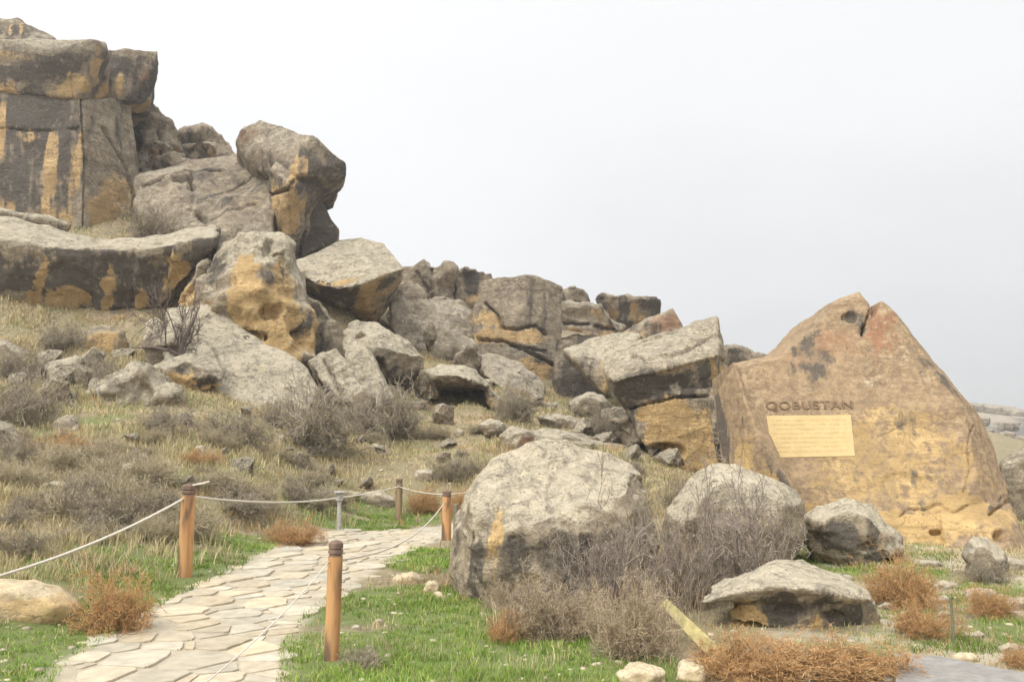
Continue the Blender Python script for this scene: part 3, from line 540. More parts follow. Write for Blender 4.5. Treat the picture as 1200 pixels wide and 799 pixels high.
boulder('dark low boulder at the mouth of the cave', [(667,472),(676,464),(692,459),(706,465),(716,474),(714,484),(690,488),(668,482)], D=35, amp=.8, auto=(.6,.1,.8))
build('boulder', 'great tilted block with a black band and an ochre base left of the inscribed rock', [
    front([(704,424,1.2),(745,405,2.2),(790,388,3),(840,371,4),(846,400,3),(850,420,1.8),(840,417,-1),(780,432,-1.8),(720,447,-1.4),(710,436,0)], 29, 4),
    front([(706,430,.5),(720,447,-1.2),(780,432,-1.6),(840,417,-.9),(853,430,.6),(856,470,1),(850,500,.8),(780,466,-1),(735,478,-.5),(722,462,0)], 29, 5),
    front([(728,470,-.3),(780,458,-1.3),(840,455,-1.0),(856,470,.9),(858,560,1),(846,568,-.6),(800,566,-1.2),(765,535,-1.0),(746,500,-.6)], 29, 5)], 28.5, 'mid', .38, facs=1.5, vox=1.5,
    auto=(.4,.3,.5), strata=.5, stain=[('p',775,412,65,16,.6,12),('d',780,450,60,18,.98,6),('d',830,440,14,20,.8),('o',790,505,58,42,1),('o',835,432,5,14,.8),('o',712,455,6,14,.8),('d',737,468,10,12,.7),('p',792,456,6,6,.8),('o',848,440,6,16,.8),('o',760,485,20,12,.9)],
    groove=[([(742,418),(755,424),(785,421),(812,410),(838,394)],2.2,.5),([(740,478),(790,466),(836,464)],2,.35),([(742,410),(790,394)],1,.15)], dent=[(775,530,30,12,.5)])
build('boulder', 'black-edged wedge of rock between the tilted block and the thin fin', [front([(834,462,.5),(840,440,.8),(852,428,1),(866,440,1),(866,470,.6),(872,540,.4),(872,566,0),(852,560,-.5),(840,520,-.4),(836,495,-.2)], 22, 2.5)], 22, 'mid', .5, facs=.9, auto=(.5,.4,.2), stain=[('d',846,500,9,48,1,12),('o',860,500,10,50,.7)])
build('rock_fin', 'thin leaning fin of stone propped against the left flank of the inscribed rock', [front([(838,464,1.5),(850,441,1.1),(861,427,.8),(874,472,.25),(891,522,-.05),(924,574,-.25),(958,622,-.3),(962,642,-.3),(925,648,-.1),(868,645,.5),(852,590,1.0),(843,520,1.4)], 14.2, .7)], 14.3, 'mon', .2, fac=.25, facs=.9, strata=.1, vox=1.5, auto=(.1,.5,.1), stain=[('d',846,505,7,50,1,8),('d',905,545,5,75,.5,32),('o',872,545,16,40,.6)])
build('boulder', 'low ridge rock peeping over between tilted block and inscribed rock', [front([(842,412,0),(850,406,-.3),(866,408,-.3),(878,415,0),(905,419,0),(930,424,0),(930,440,0),(842,440,0)], 55, 5)], 54, 'far', .9, facs=1.4, auto=(.4,.1,.5))
# ---- the inscribed rock
MP = [at(900,560,15.0), at(1100,600,14.3), at(1010,380,16.0)]
mn = np.cross(MP[1]-MP[0], MP[2]-MP[0]); mn /= np.linalg.norm(mn); mn = mn if mn[1] < 0 else -mn
def onmon(px, py, off=0.):
    d_ = at(px, py, 1.0)-np.array((0, 0, EYE)); o0 = np.array((0, 0, EYE)); t_ = ((MP[0]+mn*off-o0)@mn)/(d_@mn); return o0+d_*t_
MF = [(872,440),(911,418),(956,381),(977,356),(1007,347),(1022,362),(1033,359),(1052,373),(1073,410),(1112,452),(1140,500),(1150,560),(1100,600),(990,590),(915,530)]
def mh(front_, outer, th):
    P = [onmon(*q) for q in front_]+[onmon(q[0], q[1], -q[2]) for q in outer]; A_ = np.array(P); c_ = A_.mean(0)
    B_ = c_+(A_-c_)*np.array((.85, .3, .86)); B_[:, 1] += th; B_[:, 2] -= .1; return P+list(B_)
KC = (onmon(898,478)+onmon(1003,535))/2
def keepmon(v, n_):
    q = v-KC; pd = abs(q@mn); rad = np.sqrt((q[:, 0]/1.15)**2+(q[:, 2]/.75)**2)
    return 1-(1-sst(.85, 1.3, rad))*(pd < .3)*.97
def snapmon(v, n_):
    q = v-KC; pd = q@mn; rad = np.sqrt((q[:, 0]/1.15)**2+((q[:, 2]-.06)/.75)**2)
    w_ = (1-sst(.92, 1.35, rad))*(np.abs(pd) < .45)*(-n_[:, 1] > .3)
    return v-mn*(pd*w_)[:, None]
mon = build('boulder', 'tall golden peaked rock face carved with a name and a pale inscription panel', [
    mh([(868,430),(911,420),(934,420),(934,520),(898,555),(880,500)], [(858,424,.4),(911,416,.3),(925,417,.3)], 2.6),
    mh([(908,423),(934,403),(956,384),(976,366),(1000,376),(1022,374),(1020,500),(915,540)], [(909,419,.3),(957,379,.3)], 3.2),
    mh([(948,394),(975,357),(1006,347),(1017,358),(1022,376),(1010,500),(950,500)], [(977,352,.15),(1007,342,.15),(1018,357,.2)], 3.0),
    mh([(1024,374),(1033,357),(1052,374),(1073,412),(1110,455),(1060,520),(1000,500)], [(1024,374,.3),(1033,353,.15),(1052,370,.3),(1076,409,.4),(1119,452,.5)], 3.0),
    mh([(892,505),(1020,480),(1073,412),(1110,455),(1135,500),(1145,560),(1120,608),(1050,618),(985,600),(930,555)], [(1119,452,.5),(1146,485,.6),(1162,512,.8),(1172,560,.9),(1184,590,.9),(1190,640,.8),(1120,655,.1),(1050,652,.1),(960,640,.15)], 3.4),
    mh([(1100,590),(1150,600),(1180,625),(1190,640),(1110,632)], [(1160,590,.2),(1184,588,.7),(1202,625,.7),(1204,645,.3),(1110,645,-.2),(1190,645,-.2)], 2.4)], 15, 'mon', .36, fac=.22, facs=1.0, vox=1.4, keep=keepmon, snap=snapmon,
    auto=(.12,.55,.15), strata=.35, seed=4, stain=[('o',1050,540,110,70,.45),('o',1020,610,90,22,1),('o',1120,610,60,25,.9),('d',1000,380,26,20,.35),('d',940,405,28,10,.5,38),('d',996,372,9,8,.8),('r',1028,395,15,36,1),('r',1045,385,14,22,.8),('r',980,405,34,20,.75),('r',940,425,30,14,.5),('d',1012,385,6,8,.6),('d',985,430,60,30,.33),('d',930,450,30,30,.2),('d',1075,430,30,40,.22),('r',1010,420,60,22,.3),('r',1050,395,16,20,.4),('d',1085,425,50,6,.5,-50),('p',1030,450,40,10,.25),('d',1165,592,16,3,.7,40),('d',1060,460,12,30,.2)],
    dent=[(1096,624,7,4,.16),(1172,628,8,8,.2),(996,372,10,8,.12),(1125,545,24,22,.06),(1085,500,40,20,.04),(1060,570,40,16,.04)],
    groove=[([(1160,602),(1176,590),(1186,584)],2.5,.15),([(1005,524),(1022,514),(1040,508),(1062,496)],1.0,.03),([(1021,362),(1012,382),(1010,392)],2,.2),([(1055,605),(1066,596),(1082,598),(1100,590),(1118,600),(1135,592)],1.6,.06),([(1140,500),(1134,520),(1138,548),(1130,575)],1.5,.05)])
mon.name = 'inscribed_rock'
def monbasis():
    r_ = onmon(1003,485)-onmon(898,485); r_ /= np.linalg.norm(r_); u_ = np.cross(mn, r_); u_ = -u_ if u_[2] < 0 else u_; return r_, u_/np.linalg.norm(u_)
mr_, mu_ = monbasis()
def child(o, parent):
    o.parent = parent; o.location = Vector(o.location)-Vector(parent.location); return o
# smooth sunk panel with worn lines of text
ca = [onmon(898,487,.012), onmon(997,486,.012), onmon(1002,534,.012), onmon(906,536,.012)]; cb = [p-mn*.2 for p in ca]
pm = simple('dressed_stone', (.50, .375, .185), .07, 5, .85, bump=.1)
pn = mesh('inscription_panel', ca+cb, [(0,1,2,3),(4,7,6,5),(0,4,5,1),(1,5,6,2),(2,6,7,3),(3,7,4,0)], pm, loc=KC); child(pn, mon)
V = []; FC = []; r2 = random.Random(3)
P0, P1, P2_, P3 = [np.array(c_) for c_ in ca]
for row in range(8):
    v0 = .10+row*.107; u_ = .06+r2.uniform(0, .03)
    while u_ < .93:
        wl = r2.uniform(.012, .022)
        if r2.random() > .16:
            hh = r2.choice((.045, .045, .035))
            def Q(a_, b_): return (P0*(1-a_)+P1*a_)*(1-b_)+(P3*(1-a_)+P2_*a_)*b_+mn*.003
            kind = r2.randint(0, 3); rects = [(0, 0, .3, 1)]
            if kind in (0, 1): rects.append((0, 0, 1, .22))
            if kind in (1, 2): rects.append((.7, 0, 1, 1))
            if kind == 3: rects.append((0, .4, 1, .62)); rects.append((0, .8, 1, 1))
            for j_, (a0, b0, a1, b1) in enumerate(rects):
                i0 = len(V); V += [Q(u_+a0*wl*.8, v0+b0*hh)+mn*.0005*j_, Q(u_+a1*wl*.8, v0+b0*hh)+mn*.0005*j_, Q(u_+a1*wl*.8, v0+b1*hh)+mn*.0005*j_, Q(u_+a0*wl*.8, v0+b1*hh)+mn*.0005*j_]; FC.append((i0, i0+1, i0+2, i0+3))
        u_ += wl+.004
tx = mesh('carved_text', V, FC, simple('carved_line_stone', (.43, .315, .15), .1, 8), loc=KC); tx.parent = pn; tx.location = (0, 0, 0)
# the name in relief
def monogram(txt, c0, c1, y_, hpx, mat, nm, parent):
    cu = bpy.data.curves.new(nm, 'FONT'); cu.body = txt; cu.size = 1; cu.extrude = .03; cu.space_character = 1.1; cu.offset = .012
    to = bpy.data.objects.new('temporary_text', cu); COL.objects.link(to); dg = bpy.context.evaluated_depsgraph_get(); me_ = bpy.data.meshes.new_from_object(to.evaluated_get(dg))
    vv = np.array([q.co[:] for q in me_.vertices]); mnx, mxx, mny, mxy = vv[:, 0].min(), vv[:, 0].max(), vv[:, 1].min(), vv[:, 1].max()
    a_, b_ = onmon(c0, y_), onmon(c1, y_-1); L_ = np.linalg.norm(b_-a_); hm_ = hpx*15.2/F; r_ = (b_-a_)/L_
    W_ = a_+np.outer((vv[:, 0]-mnx)/(mxx-mnx)*L_, r_)+np.outer((vv[:, 1]-mny)/(mxy-mny)*hm_, mu_)+np.outer(vv[:, 2]*.45+.006, mn)
    me_.vertices.foreach_set('co', (W_-KC).astype(np.float32).ravel()); me_.materials.clear(); me_.materials.append(mat); me_.name = nm
    o_ = bpy.data.objects.new(nm, me_); COL.objects.link(o_); o_.location = KC; bpy.data.objects.remove(to); bpy.data.curves.remove(cu)
    child(o_, parent); return o_
monogram('QOBUSTAN', 898, 1000, 482, 13, simple('weathered_lettering', (.17, .115, .068), .3, 14), 'lettering', mon)
# ---- right edge
boulder('big grey boulder at the right edge behind the inscribed rock', [(1172,545),(1186,530),(1215,515),(1260,520),(1270,620),(1185,620)], D=21, amp=.6, auto=(.35,.05,.5))
# ---- foreground boulders
boulder('largest foreground boulder with a rough pale lichen crust beside the path', [(531,640),(533,606),(546,580),(562,558),(590,536),(620,527),(662,523),(700,528),(738,541),(750,556),(758,600),(766,650),(756,690),(720,706),(640,708),(570,702),(538,684)], D=8.7, mat='near', facs=.62, amp=.7, fac=.8, vox=1.5, seed=5,
    ridge=[(545,640,-.25),(560,600,-.2),(600,570,-.05),(640,545,.5),(710,545,.5),(735,575,-.2),(660,600,-.42),(600,620,-.42),(556,645,-.36),(575,690,-.3),(650,700,-.35),(735,690,-.25),(745,620,-.25),(690,625,-.5)], auto=(.4,.1,.8), stain=[('p',650,565,100,38,.5),('d',556,660,18,30,.85),('d',610,650,14,26,.75),('o',580,630,8,40,.7,-10),('d',680,655,50,36,.65),('o',630,690,26,24,.5)], dent=[(745,570,8,14,.05)])
boulder('rounded pale boulder behind the large bare grey shrub', [(778,612),(790,582),(806,562),(836,546),(862,545),(898,558),(930,577),(940,590),(938,612),(926,640),(900,690),(800,692)], D=10.6, mat='near', facs=.6, amp=.6, fac=.7, vox=1.6, seed=3, auto=(.25,.05,1), stain=[('p',860,575,60,28,.9)])
boulder('pale-topped boulder with a shaded hollow front, at the foot of the inscribed rock', [(939,606),(955,597),(985,583),(1002,588),(1020,593),(1034,608),(1044,622),(1057,632),(1059,660),(1020,664),(990,655),(955,642)], D=11.6, mat='near', facs=.42, fac=1.0, amp=.7, seed=6, vox=1.5, auto=(.45,.05,.9), stain=[('p',1000,596,44,9,.9),('p',1036,640,10,18,.8),('d',985,625,34,18,.6),('d',1030,652,22,7,.9)], dent=[(1018,642,15,7,.12),(1042,658,12,4,.12)])
DDD = float(ground(930, 738)[1])+.35
build('boulder', 'low brown boulder with a cream rim among rust-coloured brush, lower right', [
    front([(820,706,-.25),(850,697,-.32),(876,690,-.34),(884,675,-.05),(902,664,.1),(935,666,.15),(975,679,0),(1005,690,-.1),(1024,704,-.05),(960,692,-.42),(905,688,-.42),(1000,702,-.32),(850,706,-.25),(880,702,-.3)], DDD, .8, .8),
    front([(856,716,-.05),(880,700,-.2),(940,694,-.28),(1000,704,-.22),(1024,708,0),(1030,724,.05),(1014,745,0),(960,756,-.2),(905,752,-.2),(866,738,-.1)], DDD, .8, .85)], DDD, 'near', .45, fac=.8, facs=.35, vox=1.4, seed=2,
    auto=(.45,.3,.9), stain=[('p',900,672,30,10,1),('p',960,684,60,5,.9,-12),('o',880,722,26,20,1),('d',930,714,34,22,.9),('d',990,724,26,18,.8),('p',850,701,30,5,.9,12),('o',960,728,8,14,.7)], groove=[([(835,722),(858,730),(882,732),(912,742)],4,.12)], dent=[(925,715,18,8,.06),(975,722,14,8,.05)])
boulder('flat sandy boulder by the path at the left edge', [(-60,684),(0,681),(40,684),(72,696),(90,712),(70,724),(40,732),(-60,738)], base=(30,730), mat='cream', facs=.5, amp=.35, vox=1.8, auto=(0,.5,.4), stain=[('o',30,705,70,30,.55),('p',20,690,60,10,.6)])
boulder('small grey lumpy boulder on the stony ground right of centre foreground', [(1128,650),(1136,633),(1150,630),(1168,640),(1180,655),(1178,672),(1150,680),(1132,672)], D=10.6, mat='near', facs=.25, amp=1.0, auto=(.35,0,.8))
# ---- slope slabs right of centre
boulder('long pale slab lying along the slope left of the tilted block', [(606,506),(640,502),(680,508),(730,522),(780,540),(800,550),(770,552),(700,545),(650,530)], D=28, name='flat_rock', amp=.5, auto=(0,.1,1))
boulder('short pale slab above the long slab on the slope', [(628,488),(650,484),(690,496),(720,508),(700,512),(650,502)], D=31, name='flat_rock', amp=.6, auto=(0,.1,1))
boulder('flat stacked slab of broken stones below the dark cave', [(712,486),(730,484),(750,496),(762,512),(745,515),(722,505)], D=29, name='flat_rock', amp=1.4, fac=1.6, facs=.5, auto=(.1,.1,1))
boulder('reddish broken stone half buried above the largest foreground boulder', [(584,512),(600,502),(622,503),(640,516),(634,530),(596,532)], D=26, amp=1.2, auto=(.2,.2,.8), stain=[('r',622,520,14,9,.8)])
boulder('small pale rock left of the long slab', [(560,498),(574,490),(592,496),(596,506),(570,510)], D=28, auto=(0,.1,.9))
# ------------------------------------------------------------------ loose stones
def stone(label, px, py, wpx, hpx, auto=(0,.15,.95), mat='near', group=None, flatn=0, **kw):
    r2 = random.Random(px*7+py); g = ground(px, py); D = float(g[1]); k = r2.uniform(.7, 1)
    o_ = []
    for i in range(9):
        a_ = i/9*2*math.pi+r2.uniform(-.2, .2); s_ = r2.uniform(.78, 1.05); o_.append((px+math.cos(a_)*wpx/2*s_, py-hpx*.35-math.sin(a_)*hpx*.6*s_))
    return boulder(label, o_, D=D, name='stone', mat=mat, auto=auto, group=group, amp=.9, vox=1.6, cat='stone', **kw)
STN = [('tan stone on the grass between path and largest boulder, left of a smaller one', 507,694,22,14),('flat sandy stone at the path edge left of the tan stone', 478,684,40,14),('little pale stone just right of the tan stone beside the boulder',516,702,12,8),
 ('cream flat-topped stone cut off by the bottom edge', 752,804,58,26),('pinkish rounded stone at the bottom edge right of the cream stone', 812,800,42,26),('whitish small stone in the grass right of the near post',444,732,14,9),('small stone in the grass beside the near post, lower left of the whitish one',418,738,10,7),
 ('pointed pale stone in scrub above the left wooden post',150,566,24,26),('small white stone on the slope, upper right of the pointed pale stone',235,536,18,16),('flat pale ledge stone in scrub at the left',58,578,74,16),('small pale stone beside the flat ledge stone at far left',18,574,18,14),
 ('yellowish stone above the pointed pale stone',166,540,14,10),('pale stone behind the rope between the short metal post and thin wooden post',440,594,46,20),('low pale stone just left of that behind the short metal post',405,582,44,8),('pale oblong stone on the slope above the thin wooden post',498,564,34,16),
 ('white stone on mid slope below the bare scrub',440,532,14,14),('flat white stone on the slope left of the cave boulder path',520,528,20,8),('small upright white stone above the flat white stone',538,512,12,12),('greyish flat stone on the slope under the scrub thicket',390,538,36,10),
 ('thin white sliver of stone in the slope grass',338,537,20,5),('round grey stone at the left foot of the scrub thicket',328,520,16,14),('pale flat stone within the grey scrub, middle of slope',400,488,32,14),('tiny yellow stone on the slope',407,548,10,5),
 ('flat pale stone on the open ground before the inscribed rock',1085,664,40,9),('wide flat slab on the ground right of the inscribed rock foot',1180,668,60,16),('low pale stone left of the small lumpy boulder',1110,690,34,10),('flat stone right of the rust-coloured brush',1095,706,36,8),
 ('white chip of stone in the right-hand grass',1110,722,20,6),('broad cracked stone below the lumpy boulder',1150,702,44,14),('stone at the right edge half in the grass',1190,715,30,16),('pale flat stone near the little green stake',1140,748,34,8),
 ('small pale stone in front of the hollow-fronted boulder',992,680,22,8),('grey stone at the foot of the brown boulder, right side',1040,715,22,12),('brownish stone at the right edge near the pavement',1185,765,36,12),('tan stone near the pavement corner',1130,775,26,8),
 ('pale stone in the dry grass before the largest boulder',690,722,34,18),('small rounded stone among straw in front of the largest boulder',655,745,24,14)]
for q in STN: stone(*q, mat='cream' if ('cream' in q[0] or 'sandy' in q[0] or 'tan stone' in q[0]) else 'near')
# angular block templates, copied over the ridge and slope
BT = []
for i_ in range(7):
    r_ = np.random.default_rng(50+i_); q = r_.normal(0, 1, (13, 3)); q /= np.abs(q).max(1)[:, None]**.75; q = q*np.array((1.0, .8, .62))*r_.uniform(.8, 1.15, (13, 1)); q[:, 1] += 20
    o_ = build('rock', 'x', [list(q)], 20, 'mid', .8, facs=.55, vox=1.3, seed=i_, auto=(.4, .25, .7)); BT.append((o_.data, o_.dimensions.copy())); bpy.data.objects.remove(o_)
def block(px, py, wpx, hpx, label, cat, group, i_, D=None, name='rock'):
    g = at(px, py, D) if D else ground(px, py); D_ = float(g[1]); me_, dm = BT[i_ % 7]; o_ = bpy.data.objects.new(name, me_); COL.objects.link(o_)
    s_ = wpx*D_/F/2.0; o_.location = (g[0], g[1]+s_*.4, g[2]-.22*hpx*D_/F); o_.scale = (s_, s_*.95, hpx*1.25*D_/F/1.25); o_.rotation_euler = (0, 0, (i_*2.4) % 6.28); tag(o_, label, cat, group)
r2 = random.Random(77)
for poly, n_, w0, w1, lab, grp in [([(448,350),(555,345),(552,430),(600,440),(655,462),(655,480),(560,470),(500,425),(470,380)], 12, 18, 44, 'angular tan block, one of the jumble between the lens-shaped rock and the flat-faced block', 'blocks jumbled below the central ridge'),
    ([(590,470),(720,478),(790,550),(720,560),(600,515)], 14, 14, 34, 'pale angular rock among those strewn left of the tilted block', 'rocks strewn left of the tilted block'),
    ([(345,400),(440,450),(520,480),(560,520),(430,500),(370,480)], 9, 14, 30, 'weathered rock among those below the leaning slabs', 'rocks below the leaning slabs'),
    ([(0,410),(170,420),(180,440),(100,480),(0,480)], 12, 16, 40, 'tan rock among the scrub beneath the curved overhang', 'rocks beneath the curved overhang'),
    ([(150,200),(215,170),(280,190),(165,225)], 5, 14, 30, 'grey rock piled on the slope behind the great cliff', 'rocks behind the great cliff'),
    ([(0,490),(300,480),(540,520),(520,560),(300,590),(0,610)], 30, 8, 26, 'small pale rock half sunk in the scrub slope', 'small pale rocks on the scrub slope')]:
    P_ = np.array(poly, float); x0_, y0_ = P_.min(0); x1_, y1_ = P_.max(0); c_ = 0
    while c_ < n_:
        px, py = r2.uniform(x0_, x1_), r2.uniform(y0_, y1_)
        if not inpoly(np.array([px]), np.array([py]), P_)[0]: continue
        w_ = r2.uniform(w0, w1); D_ = {'blocks under the skyline crag': 60., 'rocks behind the great cliff': 47.}.get(grp); block(px, py, w_, w_*r2.uniform(.45, .8), lab, 'rock', grp, r2.randint(0, 6), D_); c_ += 1
# distant mesa blocks and hillside boulders at right
for i, (px, py, wpx, hpx, D, lab) in enumerate([(1136,482,34,11,238,'leftmost block of the far mesa rim'),(1158,486,36,13,240,'second block along the far mesa rim'),(1178,488,34,12,242,'third block along the far mesa rim'),(1200,494,34,16,232,'dark block at the right end of the far mesa rim'),
    (1152,494,16,6,200,'low ledge below the far mesa rim'),(1182,500,26,7,180,'wide ledge under the far mesa rim'),(1180,513,20,8,110,'white-topped rock on the far slope'),(1196,520,16,10,100,'grey rock on the far slope at the right edge'),(1160,508,10,6,120,'little rock on the far slope beside the golden rock')]):
    o_ = [(px-wpx/2,py),(px-wpx/2*.9,py-hpx*.8),(px-wpx*.2,py-hpx),(px+wpx*.3,py-hpx*.9),(px+wpx/2,py-hpx*.7),(px+wpx*.5,py+3),(px-wpx*.4,py+4)]
    boulder(lab, o_, D=D, mat='far', auto=(.45,0,.6), amp=.8, strata=1.5, vox=1.0, facs=wpx*D/F*.25)
bpy.data.objects.remove(tmp)
print('rock verts', TOTAL[0])
# ------------------------------------------------------------------ vegetation
def strips(P0, P1, P2, W, T, name, loc=None):
    """three-point bent blades -> mesh; P* (n,3), W (n,) width, T (n,3) tint"""
    n_ = len(P0); d_ = P2-P0; a_ = RNG.uniform(0, 2*np.pi, n_); side = np.stack([np.cos(a_), np.sin(a_), a_*0], 1)*W[:, None]
    V_ = np.stack([P0-side, P0+side, P1+side*.7, P1-side*.7, P2], 1).reshape(-1, 3)
    b_ = np.arange(n_)*5
    Fq = np.concatenate([np.stack([b_, b_+1, b_+2], 1), np.stack([b_, b_+2, b_+3], 1), np.stack([b_+3, b_+2, b_+4], 1)])
    o_ = mesh(name, V_, Fq, M['leaf'], loc=loc)
    tt = np.repeat(T, 5, 0); attr(o_.data, 'tint', np.c_[tt, np.ones(len(tt))]); return o_
def grassfield(name, n_, xr, yr, prob, hgt, wid, tint, kind='stuff', tuft=14, lean=.5, label=None, cat='grass', rad=.09):
    m_ = n_//tuft*3
    cx = RNG.uniform(*xr, m_); u_ = RNG.random(m_); cy = yr[0]*(yr[1]/yr[0])**u_      # denser nearby
    cx = cx*(.35+.65*np.minimum(cy/yr[1], 1)) if xr[0] < -14 else cx
    cx = cx*1.0
    vis = np.abs(cx/cy) < .78; cx, cy = cx[vis], cy[vis]
    pr = prob(cx, cy); k_ = RNG.random(len(cx)) < pr; cx, cy = cx[k_], cy[k_]
    if len(cx) > n_//tuft: cx, cy = cx[:n_//tuft], cy[:n_//tuft]
    hh = hgt(cx, cy); T0 = tint(cx, cy); sc_ = RNG.uniform(.6, 1.35, len(cx))
    X_ = np.repeat(cx, tuft); Y_ = np.repeat(cy, tuft); h_ = np.repeat(hh*sc_, tuft)*RNG.uniform(.45, 1.1, len(X_))
    r_ = rad*np.repeat(np.sqrt(cy/8), tuft)*np.abs(RNG.normal(0, 1, len(X_))); a_ = RNG.uniform(0, 6.283, len(X_)); X_ = X_+np.cos(a_)*r_; Y_ = Y_+np.sin(a_)*r_
    dpp = dpoly(X_, Y_, PPOLY); ok = (dpp > -.05)&~inpoly(X_, Y_, PAV); X_, Y_, h_, a_ = X_[ok], Y_[ok], h_[ok], a_[ok]; T_ = np.repeat(T0, tuft, 0)[ok]*RNG.uniform(.75, 1.25, (ok.sum(), 1))
    Z_ = H(X_, Y_)-.01; P0_ = np.stack([X_, Y_, Z_], 1); l_ = lean*RNG.uniform(.1, 1, len(X_))*h_; a_ = a_+RNG.normal(0, .8, len(X_))
    D_ = np.stack([np.cos(a_), np.sin(a_), a_*0], 1)*l_[:, None]
    P1_ = P0_+D_*.35+np.array((0, 0, 1))*(h_*.6)[:, None]; P2_ = P0_+D_*1.1+np.array((0, 0, 1))*(h_*.95)[:, None]
    W_ = np.maximum(wid, .42*Y_/796)*RNG.uniform(.6, 1.1, len(X_))
    o_ = strips(P0_, P1_, P2_, W_, T_, name); print(name, len(X_)); tag(o_, label, cat, None, kind); return o_
def pick(cols, idx): return np.array(cols)[idx]
nse = lambda x_, y_, s_, o_: fbm(np.stack([x_*s_, y_*s_, x_*0+o_], 1), 3)
greens = [(.17,.27,.045),(.22,.31,.06),(.125,.20,.035),(.29,.31,.10)]
grassfield('green_grass', 230000, (-7, 11), (4.6, 24), lambda a_, b_: np.clip(green(a_, b_)*1.5-.18, 0, 1)*np.clip(.9+1.1*nse(a_, b_, 2.2, 21), .08, 1), lambda a_, b_: .04+.035*np.clip(nse(a_, b_, 1.3, 5)+.4, 0, 1), .0035,
    lambda a_, b_: pick(greens, RNG.integers(0, 4, len(a_)))*(1+.3*nse(a_, b_, .9, 2))[:, None], label='short bright green grass growing beside the path', rad=.05, tuft=10, lean=.8)
dry = 1.3*np.array([(.32,.26,.145),(.40,.33,.19),(.25,.225,.12),(.26,.25,.12),(.33,.22,.11),(.27,.235,.15)])
def drytint(a_, b_):
    q = (nse(a_, b_, .35, 7)+.9)/1.8*5.5+RNG.normal(0, .8, len(a_)); return dry[np.clip(q.astype(int), 0, 5)]
def dryp(a_, b_):
    g_ = green(a_, b_); d_ = dpoly(a_, b_, PPOLY)
    hill = sst(.1, .5, H(a_, b_))*sst(.2, 1.5, d_)
    right = (a_ > .35*b_)&(b_ > 6)
    return np.clip(hill*(.75+.5*nse(a_, b_, .5, 4))*(1-.8*g_)+.18*sst(.2, .8, d_)*(1-g_)+.04*(d_ > .1)+.2*right, .02*(d_ > .1), 1)
grassfield('dry_grass', 330000, (-30, 24), (6, 44), dryp, lambda a_, b_: (.10+.16*np.clip(nse(a_, b_, .6, 11)+.5, 0, 1)*sst(8, 13, b_-a_*.3))*np.where(a_ > .3*b_, .6, 1), .003, drytint, label='tan dry grass covering the hillside', rad=.12, tuft=16, lean=.7)
